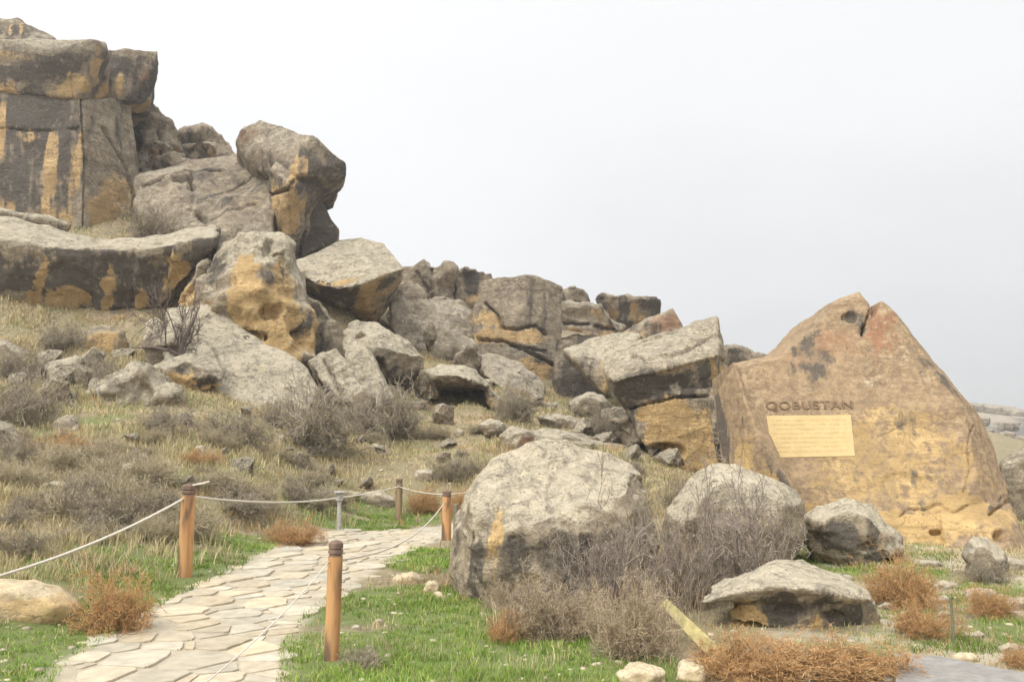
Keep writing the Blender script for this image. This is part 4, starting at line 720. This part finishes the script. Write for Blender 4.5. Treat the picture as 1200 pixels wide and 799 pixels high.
# ---- shrubs
def shrub_mesh(seed, hgt, wid, stems, levels, kids, rad, col, cols=None, curl=.35, up=.5, spread=1.0, sub=.62, minr=.0018):
    r = np.random.default_rng(seed); V_ = []; F_ = []; T_ = []; nb = 0
    segs = []   # (p0,p1,r0,r1,level)
    P = np.zeros((stems, 3)); a_ = r.uniform(0, 6.283, stems); q = np.sqrt(r.random(stems))
    P[:, 0] = np.cos(a_)*q*wid*.16; P[:, 1] = np.sin(a_)*q*wid*.16
    el = np.radians(r.uniform(25, 88, stems)); Dv = np.stack([np.cos(a_)*np.cos(el), np.sin(a_)*np.cos(el), np.sin(el)], 1)
    L = np.array([hgt*.46]*stems)*r.uniform(.4, 1.35, stems)*np.where(True, 1, 1); R_ = np.full(stems, rad)
    sc_ = np.array((wid/hgt*.62, wid/hgt*.62, 1.0))
    for lv in range(levels):
        ns = 3; S_ = L/ns; cur = P.copy(); d_ = Dv.copy(); rr_ = R_.copy(); newP = []; newD = []; newL = []; newR = []
        for s_ in range(ns):
            d_ = d_+r.normal(0, curl, d_.shape)*.6; d_[:, 2] += .06*up; d_ /= np.linalg.norm(d_, axis=1)[:, None]
            nxt = cur+d_*S_[:, None]; r1 = np.maximum(rr_*.82, minr)
            segs.append((cur*sc_, nxt*sc_, rr_.copy(), r1, np.full(len(cur), lv)))
            if lv < levels-1:
                kk = kids[lv] if isinstance(kids, (list, tuple)) else kids
                for k in range(kk):
                    if s_ == 0 and k > 0: continue
                    t_ = r.random(len(cur))[:, None]; newP.append(cur+(nxt-cur)*t_)
                    nd = d_+r.normal(0, spread*.75, d_.shape); nd[:, 2] += up*.25; nd /= np.linalg.norm(nd, axis=1)[:, None]; newD.append(nd)
                    newL.append(L*sub*r.uniform(.6, 1.15, len(L))); newR.append(np.maximum(r1*.62, minr))
            cur = nxt; rr_ = r1
        if lv < levels-1: P = np.concatenate(newP); Dv = np.concatenate(newD); L = np.concatenate(newL); R_ = np.concatenate(newR)
    A0 = np.concatenate([s_[0] for s_ in segs]); A1 = np.concatenate([s_[1] for s_ in segs]); r0 = np.concatenate([s_[2] for s_ in segs]); r1 = np.concatenate([s_[3] for s_ in segs]); lv = np.concatenate([s_[4] for s_ in segs])
    A0[:, 2] = np.maximum(A0[:, 2], -.02); A1[:, 2] = np.maximum(A1[:, 2], -.02)
    mx_ = max(np.percentile(A1[:, 2], 98.5), .01); A0[:, 2] *= hgt/mx_; A1[:, 2] *= hgt/mx_
    rx = np.percentile(np.hypot(A1[:, 0], A1[:, 1]), 96); A0[:, :2] *= wid/2/rx; A1[:, :2] *= wid/2/rx
    d_ = A1-A0; d_ /= np.linalg.norm(d_, axis=1)[:, None]+1e-9; u_ = np.cross(d_, np.array((.3, .2, .93))); u_ /= np.linalg.norm(u_, axis=1)[:, None]+1e-9; w_ = np.cross(d_, u_)
    rings = []
    for (A_, rad_) in ((A0, r0), (A1, r1)):
        for k in range(3):
            an = k*2.0944; rings.append(A_+(u_*math.cos(an)+w_*math.sin(an))*rad_[:, None])
    V_ = np.stack(rings, 1).reshape(-1, 3); b_ = np.arange(len(A0))*6
    F_ = np.concatenate([np.stack([b_+k, b_+(k+1) % 3, b_+3+(k+1) % 3, b_+3+k], 1) for k in range(3)])
    c0 = np.array(cols if cols else [col]); ti = c0[r.integers(0, len(c0), len(A0))]*r.uniform(.75, 1.25, (len(A0), 1))
    ti = np.where((lv == 0)[:, None], ti*.75, ti)
    return V_, F_, np.repeat(ti, 6, 0)
grey = [(.29,.24,.20),(.35,.30,.25),(.23,.18,.155),(.31,.265,.20)]
rust = [(.52,.30,.13),(.45,.25,.10),(.52,.36,.19),(.36,.22,.11)]
straw = [(.46,.37,.24),(.38,.295,.19),(.52,.43,.30),(.30,.225,.15)]
olive = [(.44,.37,.24),(.36,.33,.19),(.50,.41,.28),(.40,.34,.25)]
TPL = {}
def template(kind, v):
    if (kind, v) in TPL: return TPL[(kind, v)]
    a_ = {'bare': dict(hgt=1, wid=1.3, stems=17, levels=4, kids=2, rad=.012, col=None, cols=grey, minr=.0028, curl=.3),
          'rust': dict(hgt=1, wid=1.6, stems=60, levels=4, kids=2, rad=.008, col=None, cols=rust, minr=.0034, curl=.5, spread=1.2),
          'dome': dict(hgt=1, wid=1.7, stems=90, levels=3, kids=3, rad=.008, col=None, cols=olive, minr=.0045, curl=.45),
          'straw': dict(hgt=1, wid=1.5, stems=60, levels=4, kids=2, rad=.008, col=None, cols=straw, minr=.0024, curl=.35, up=.7),
          'scrub': dict(hgt=1, wid=1.7, stems=40, levels=4, kids=2, rad=.010, col=None, cols=grey+olive[:2], minr=.0042, curl=.4)}[kind]
    V_, F_, T_ = shrub_mesh(v*13+len(kind), **a_)
    o_ = mesh(kind, V_, F_, M['leaf']); attr(o_.data, 'tint', np.c_[T_, np.ones(len(T_))]); me_ = o_.data; bpy.data.objects.remove(o_); TPL[(kind, v)] = me_; return me_
NM = {'bare': ('bare_shrub', 'shrub'), 'rust': ('rusty_shrub', 'shrub'), 'dome': ('scrub_bush', 'bush'), 'scrub': ('scrub_bush', 'bush'), 'straw': ('straw_bush', 'dry bush')}
def plant(kind, v, px, py, wpx, hpx, label, group=None, D=None, rot=None):
    me_ = template(kind, v); g = at(px, py, D) if D else ground(px, py); D_ = g[1]; k_ = D_/F
    o_ = bpy.data.objects.new(NM[kind][0], me_); COL.objects.link(o_); o_.location = (g[0], g[1], g[2]-.02)
    bw = {'bare': 1.3, 'rust': 1.6, 'dome': 1.7, 'scrub': 1.7, 'straw': 1.5}[kind]
    o_.scale = (wpx*k_/bw, wpx*k_/bw, hpx*k_); o_.rotation_euler = (0, 0, rot if rot is not None else (px*1.7+py) % 6.28); tag(o_, label, NM[kind][1], group); return o_
plant('bare', 1, 868, 698, 165, 132, 'large bare grey shrub spreading in front of the rounded pale boulder', D=9.0)
plant('bare', 2, 718, 725, 150, 112, 'bare grey shrub growing against the front of the largest boulder', D=7.7)
plant('bare', 3, 800, 712, 110, 100, 'bare brown shrub between the two large foreground boulders', D=8.6)
plant('bare', 4, 645, 738, 120, 56, 'low tangle of bare twigs at the foot of the largest boulder', D=7.5)
plant('bare', 5, 1000, 650, 50, 26, 'small leafless sprig beside the hollow-fronted boulder')
for v, px, py, w_, h_, lab in [(1,135,738,86,62,'rust-coloured bush on the left edge of the path near the sandy boulder'),(2,592,752,46,32,'small rust-coloured bush on the grass before the largest boulder'),(3,345,638,64,26,'orange-brown bush left of the path below the metal post'),
    (1,498,600,46,26,'rust bush behind the two wooden posts at the path bend'),(2,545,602,50,24,'rust bush half hidden behind the largest boulder'),(3,1062,708,90,50,'rusty bush right of the hollow-fronted boulder'),(1,940,788,170,32,'wide mat of rust brush under the low brown boulder'),(2,860,792,110,42,'rust brush at the foot of the leaning plank'),
    (3,1010,785,110,34,'rust brush right of the wide mat below the brown boulder'),(1,1165,720,60,30,'small rusty bush on the stony ground at right'),(2,1080,745,70,40,'rust bush between brown boulder and green stake'),(3,730,708,60,34,'reddish brush between the boulders behind the plank'),(1,775,695,60,42,'reddish brush low beside the large bare shrub'),
    (2,230,545,50,18,'pale rust tuft on the slope above the left post'),(3,70,540,70,30,'tawny bush below the layered ledge at left'),(1,1195,780,50,22,'rust tuft at the lower right corner')]:
    plant('rust', v, px, py, w_, h_, lab)
for v, px, py, w_, h_, lab in [(1,372,530,110,75,'dense grey scrub thicket below the broad pale slab'),(2,462,515,86,60,'grey scrub right of the dense thicket'),(3,418,505,60,34,'scrub clump between the two grey thickets'),(1,602,492,60,40,'dark grey scrub right of the cave boulder'),(2,705,512,44,32,'grey scrub below the dark cave mouth'),
    (3,182,284,80,42,'leafless scrub on the ledge below the smooth grey slab'),(1,30,500,90,60,'grey scrub thicket at the left edge above the layered ledge'),(2,70,412,60,34,'dark scrub under the overhang left of the ochre boulder'),(3,20,445,70,36,'scrub clump at the left edge below the pale low rock'),(1,120,455,60,34,'olive scrub behind the pinkish boulder'),
    (2,190,510,60,34,'scrub at the foot of the pinkish boulder'),(3,20,545,60,34,'dark scrub in front of the layered ledge'),(1,395,440,30,44,'dark scrub in the cleft beside the ribbed slab'),(2,530,425,44,22,'low scrub beside the notch of the brown rock'),(3,270,520,90,36,'scrub spreading below the broad pale slab'),
    (1,100,610,100,28,'grey scrub on the slope left of the wooden post'),(2,180,600,80,28,'dry scrub just behind the left wooden post'),(3,20,650,70,30,'grey scrub at the left edge above the sandy boulder'),(1,290,600,80,22,'scrub right of the left wooden post'),(2,350,590,70,30,'scrub before the metal post'),
    (3,740,610,60,50,'scrub behind the gap between foreground boulders'),(1,800,600,60,36,'scrub at the foot of the tilted block'),(2,640,560,60,24,'low scrub on the slope just above the largest boulder'),(3,540,560,60,24,'tan scrub on the slope above the path bend'),(1,780,735,40,28,'scrub tuft left of the leaning plank'),
    (2,1155,682,50,26,'grey scrub in front of the lumpy boulder'),(3,430,780,60,20,'grey-green herb clump beside the foot of the near post'),(1,655,700,40,30,'grey herb against the largest boulder'),(2,1010,655,50,20,'tuft of dry scrub beside the hollow-fronted boulder'),(3,330,500,60,30,'scrub at the toe of the broad pale slab')]:
    plant('scrub', v, px, py, w_, h_, lab, D=37 if py == 284 else None)
# many low domes on the slope that carry their own place but look alike
r2 = random.Random(21); k = 0
DL = 'low rounded dry bush among many alike on the brown scrub slope'
while k < 60:
    px = r2.uniform(-20, 760); py = r2.uniform(470, 640)
    lim = 500 if px < 250 else (500 if px < 560 else 545)
    if py < lim-(30 if px < 100 else 0): continue
    if px > 530 and py > 560: continue
    g = ground(px, py)
    if dpoly(np.array([g[0]]), np.array([g[1]]), PPOLY)[0] < 1.0 or green(np.array([g[0]]), np.array([g[1]]))[0] > .6: continue
    w_ = r2.uniform(.45, 1.1); D_ = g[1]; plant('dome' if r2.random() < .6 else 'scrub', r2.randint(1, 3), px, py, w_*F/D_, w_*r2.uniform(.28, .5)*F/D_, DL, 'low bushes on the scrub slope'); k += 1
# straw coloured dead stalks before the largest boulder
def stalks(name, label, px, py, wpx, hpx, nn, D):
    g = at(px, py, D); g[2] = h1(g[0], g[1]); k_ = D/F; a_ = RNG.uniform(0, 6.283, nn); q = np.sqrt(RNG.random(nn)); P0_ = np.stack([np.cos(a_)*q*wpx*k_/2, np.sin(a_)*q*.35, a_*0], 1)
    h_ = hpx*k_*RNG.uniform(.4, 1.1, nn); b_ = RNG.uniform(0, 6.283, nn); l_ = h_*RNG.uniform(.2, 1.3, nn); D_ = np.stack([np.cos(b_)*l_, np.sin(b_)*l_, a_*0], 1)
    up_ = np.array((0, 0, 1.)); o_ = strips(P0_, P0_+D_*.4+up_*(h_*.65)[:, None], P0_+D_+up_*(h_*.85)[:, None], np.full(nn, .0028), np.array(straw)[RNG.integers(0, 4, nn)], name); o_.location = g; tag(o_, label, 'dry grass'); return o_
stalks('straw_clump', 'tall straw-coloured dead grass at the foot of the largest boulder', 648, 748, 150, 45, 700, 7.3)
stalks('straw_clump', 'straw-coloured stalks between the big boulder and the leaning plank', 745, 772, 100, 40, 400, 6.9)
stalks('straw_clump', 'dead straw stalks left of the large bare shrub', 790, 700, 70, 50, 300, 8.6)
stalks('straw_clump', 'thin dry stalks beside the tuft of orange-brown brush at the path', 110, 692, 90, 30, 160, 8.8)
for v, px, py, w_, h_, lab in [(1,645,748,120,62,'tangled straw-coloured bush at the foot of the largest boulder'),(2,742,770,100,84,'straw-coloured bush just left of the leaning plank'),(1,590,716,54,32,'small straw bush at the lower left of the largest boulder'),(2,800,705,80,60,'straw bush between the largest and the rounded boulder')]:
    plant('straw', v, px, py, w_, h_, lab)
# small bare tree under the overhang
V_, F_, T_ = shrub_mesh(77, 2.3, 2.7, 5, 4, 2, .03, None, cols=[(.13,.10,.085),(.17,.135,.11)], curl=.25, up=.5, minr=.008, sub=.7)
tb = at(212, 428, 26.4); tr = empty('bare_tree', tb); tag(tr, 'small dark leafless tree in front of the broad pale slab', 'tree')
o_ = mesh('crown', V_+np.array((0, 0, .35)), F_, M['leaf'], parent=tr); attr(o_.data, 'tint', np.c_[T_, np.ones(len(T_))])
def tube(P, R, sides=8):
    P = [np.array(p, float) for p in P]; V_ = []; F_ = []
    for i, p in enumerate(P):
        d_ = P[min(i+1, len(P)-1)]-P[max(i-1, 0)]; d_ /= np.linalg.norm(d_); u_ = np.cross(d_, (0, 0, 1) if abs(d_[2]) < .9 else (1, 0, 0)); u_ /= np.linalg.norm(u_); w_ = np.cross(d_, u_); r_ = R[i] if hasattr(R, '__len__') else R
        for k_ in range(sides): an = k_/sides*2*math.pi; V_.append(p+(u_*math.cos(an)+w_*math.sin(an))*r_)
    for i in range(len(P)-1):
        for k_ in range(sides): F_.append((i*sides+k_, i*sides+(k_+1) % sides, (i+1)*sides+(k_+1) % sides, (i+1)*sides+k_))
    F_.append(list(range(sides))[::-1]); F_.append([(len(P)-1)*sides+k_ for k_ in range(sides)]); return V_, F_
bark = simple('dark_bark', (.12, .095, .08), .3, 20)
V_, F_ = tube([(0,0,-.2),(.03,0,.2),(-.04,.02,.5),(.1,0,.95),(.3,.05,1.5),(.5,.05,2.0)], [.13,.11,.095,.075,.05,.02]); mesh('trunk', V_, F_, bark, parent=tr, smooth=True)
V_, F_ = tube([(0,0,.3),(-.4,0,.5),(-1.0,.1,.62),(-1.7,.1,.6)], [.07,.055,.04,.02]); mesh('limb', V_, F_, bark, parent=tr, smooth=True)
# ------------------------------------------------------------------ rope posts
wm_, t, b = newmat('stained_wood', .7); tcn = N(t, 'ShaderNodeTexCoord'); C = tcn.outputs['Object']
nn = noise(t, C, 10, 6, .6, (1, 1, .08)); nb = noise(t, C, 4, 3, .6, (1, 1, .25))
c = mix(t, mr(t, nn, .35, .65), (.36, .18, .075), (.50, .285, .125)); c = mix(t, mr(t, nb, .48, .62, 0, .85), c, (.09, .065, .05)); t.links.new(c, b.inputs['Base Color'])
bp = N(t, 'ShaderNodeBump'); bp.inputs['Strength'].default_value = .4; bp.inputs['Distance'].default_value = .01; t.links.new(nn, bp.inputs['Height']); t.links.new(bp.outputs[0], b.inputs['Normal'])
darkw = simple('weathered_wood', (.17, .115, .085), .35, 14, vec=(1, 1, .3)); greyw = simple('aged_wood', (.24, .17, .10), .3, 14, vec=(1, 1, .1)); metal = simple('grey_metal', (.36, .35, .32), .2, 20, .6)
def lathe(prof, sides=20):
    V_ = []; F_ = []
    for z_, r_ in prof:
        for k_ in range(sides): an = k_/sides*2*math.pi; V_.append((math.cos(an)*r_, math.sin(an)*r_, z_))
    for i in range(len(prof)-1):
        for k_ in range(sides): F_.append((i*sides+k_, i*sides+(k_+1) % sides, (i+1)*sides+(k_+1) % sides, (i+1)*sides+k_))
    F_.append(list(range(sides))[::-1]); F_.append([(len(prof)-1)*sides+k_ for k_ in range(sides)]); return V_, F_
def post(label, px, pyb, pyt, wpx, D, tilt=0, shaft=None, cap=None, ht=.135):
    g = at(px, pyb, D); g[2] = min(g[2], h1(g[0], g[1])+.05); top = at(px, pyt, D)[2]; Hh = top-g[2]; r_ = wpx*D/F/2; e = empty('rope_post', g); e.rotation_euler = (0, math.radians(tilt), (px*.37) % 6.28); tag(e, label, 'post')
    z1 = Hh*(1-ht)
    V_, F_ = lathe([(-.25, r_*1.03), (Hh*.3, r_*1.0), (Hh*.7, r_*.98), (z1, r_*.97)]); mesh('shaft', V_, F_, shaft or wm_, parent=e, smooth=False)
    dz = Hh-z1; pr = [(z1+.0005, r_*.9), (z1+dz*.1, r_*.82), (z1+dz*.16, r_*.82), (z1+dz*.2, r_*.99), (z1+dz*.38, r_*.99), (z1+dz*.42, r_*.84), (z1+dz*.48, r_*.84), (z1+dz*.52, r_*.98), (z1+dz*.8, r_*.96), (z1+dz*.92, r_*.7), (Hh, r_*.25)]
    V_, F_ = lathe(pr); mesh('cap', V_, F_, cap or darkw, parent=e); return e, Hh
p1, H1 = post('near orange-brown wooden rope post right of the path in the foreground', 388, 776, 632, 17, 6.25, 1.5)
p2, H2 = post('wooden rope post left of the path, holding two ropes', 217, 661, 566, 16, 9.4, 1.5)
p3, H3 = post('wooden rope post at the path bend against the largest boulder', 523, 633, 574, 11, 14.8)
p4, H4 = post('thin greyish wooden post behind the path bend', 467, 606, 560, 8, 20.2, shaft=greyw)
g = at(397, 615, 15.6); e5 = empty('rope_post', g); H5 = at(397, 576, 15.6)[2]-g[2]; tag(e5, 'short grey metal post with a flat disc top behind the path', 'post')
V_, F_ = lathe([(-.2, .04), (H5*.72, .04), (H5*.74, .068), (H5*.79, .068), (H5*.81, .05), (H5*.85, .05), (H5*.87, .068), (H5*.91, .068), (H5*.93, .05), (H5*.96, .05)]); mesh('shaft', V_, F_, metal, parent=e5)
V_, F_ = lathe([(H5*.961, .06), (H5*.97, .115), (H5*1.0, .12), (H5*1.02, .10)]); mesh('cap', V_, F_, metal, parent=e5)
g = at(534, 634, 16.4); e6 = empty('rope_post', g); tag(e6, 'slim grey-green post just behind the post at the path bend', 'post'); V_, F_ = lathe([(-.2, .055), (.72, .05), (.74, .02)]); mesh('shaft', V_, F_, simple('mossy_wood', (.17, .155, .11), .3, 15), parent=e6)
# ---- ropes
rm = simple('rope_fibre', (.60, .55, .47), .15, 60, .9, bump=.5)
def rope(label, pts_, sag, rad=.013):
    P = []
    for i in range(len(pts_)-1):
        a_, b_ = np.array(pts_[i]), np.array(pts_[i+1]); s_ = sag[i]
        for k_ in range(17 if i == len(pts_)-2 else 16):
            t_ = k_/16; q = a_*(1-t_)+b_*t_; q[2] -= 4*s_*t_*(1-t_); P.append(q)
    V_, F_ = tube(P, rad, 7); o_ = mesh('rope', V_, F_, rm, smooth=True, loc=pts_[0]); tag(o_, label, 'rope'); return o_
rope('long rope sagging from the left wooden post out past the left edge', [at(217,583,9.33), at(-60,690,7.2)], [.10], .014)
rope('rope running level from the left wooden post past the metal post to the thin post', [at(219,581,9.42), at(397,583,15.5), at(467,570,20.1), at(550,576,20.5)], [.08,.03,.12], .014)
rope('rope dipping between the near post and the post at the path bend', [at(521,588,14.75), at(392,656,6.3)], [.22], .009)
rope('rope falling from the near post towards the lower left', [at(386,657,6.2), at(225,812,4.3)], [.05], .0045)
rope('short loose rope end sticking out of the top of the left wooden post', [at(217,571,9.36), at(232,567,9.34), at(245,564,9.3)], [0,.005], .012)
# ---- leaning plank and stake
a_, b_ = at(779,706,6.9), at(858,784,6.3); d_ = b_-a_; u_ = np.array((.55,-.2,.5)); u_ -= d_*(u_@d_)/(d_@d_); u_ /= np.linalg.norm(u_); w_ = np.cross(d_/np.linalg.norm(d_), u_)
V_ = []
for p_, hw in ((a_, .035), (a_*.5+b_*.5, .05), (b_, .055)):
    for su, sw in ((1, 1), (-1, 1), (-1, -1), (1, -1)): V_.append(p_+u_*hw*su+w_*.018*sw)
F_ = [(0,1,2,3)]+[(r_*4+k_, r_*4+(k_+1) % 4, r_*4+4+(k_+1) % 4, r_*4+4+k_) for r_ in (0, 1) for k_ in range(4)]+[(11,10,9,8)]
o_ = mesh('wooden_plank', V_, F_, simple('yellow_wood', (.42, .36, .17), .3, 10), loc=b_); tag(o_, 'yellowish plank leaning out of the brush beside the low brown boulder', 'plank')
g = ground(1118, 758); V_, F_ = tube([(0,0,-.05),(.005,0,.2),(.0,0,.40)], .011, 6); o_ = mesh('garden_stake', V_, F_, simple('green_stake', (.14, .15, .09), .2, 20)); o_.location = g; tag(o_, 'thin greenish stake standing in the right-hand grass', 'stake')
# ---- scattered pebbles (too many to count)
nn = 700; V_ = []; F_ = []; T_ = []; r2 = random.Random(9)
ico = bmesh.new(); bmesh.ops.create_icosphere(ico, subdivisions=2, radius=1); iv = np.array([q.co[:] for q in ico.verts]); fi = [[q.index for q in f_.verts] for f_ in ico.faces]; ico.free()
cnt = 0
while cnt < nn:
    px = r2.uniform(0, 1200); py = r2.uniform(480, 799); g = ground(px, py)
    if g[1] > 40 or inpoly(np.array([g[0]]), np.array([g[1]]), PAV)[0] or dpoly(np.array([g[0]]), np.array([g[1]]), PPOLY)[0] < .05: continue
    if px < 1040 and r2.random() < .55: continue
    s_ = r2.uniform(.01, .03)*(1.6 if px > 1040 and r2.random() < .5 else 1)*max(1, g[1]/11); q = iv*(1+.22*vn(iv*1.3+cnt*3.1))[:, None]*np.array((r2.uniform(.8, 1.6), r2.uniform(.8, 1.3), r2.uniform(.35, .7)))*s_; an = r2.uniform(0, 6.28)
    q = np.stack([q[:, 0]*math.cos(an)-q[:, 1]*math.sin(an), q[:, 0]*math.sin(an)+q[:, 1]*math.cos(an), q[:, 2]], 1)+g; k0 = len(V_)*len(iv); V_.append(q); F_.append(np.array(fi)+k0); tn = r2.uniform(.65, 1.15); T_.append(np.tile((tn*.44, tn*.38, tn*.28, 1), (len(iv), 1))); cnt += 1
o_ = mesh('pebbles', np.concatenate(V_), np.concatenate(F_), M['leaf'], smooth=True); attr(o_.data, 'tint', np.concatenate(T_)); tag(o_, 'small pale pebbles scattered through the grass', 'pebbles', kind='stuff')
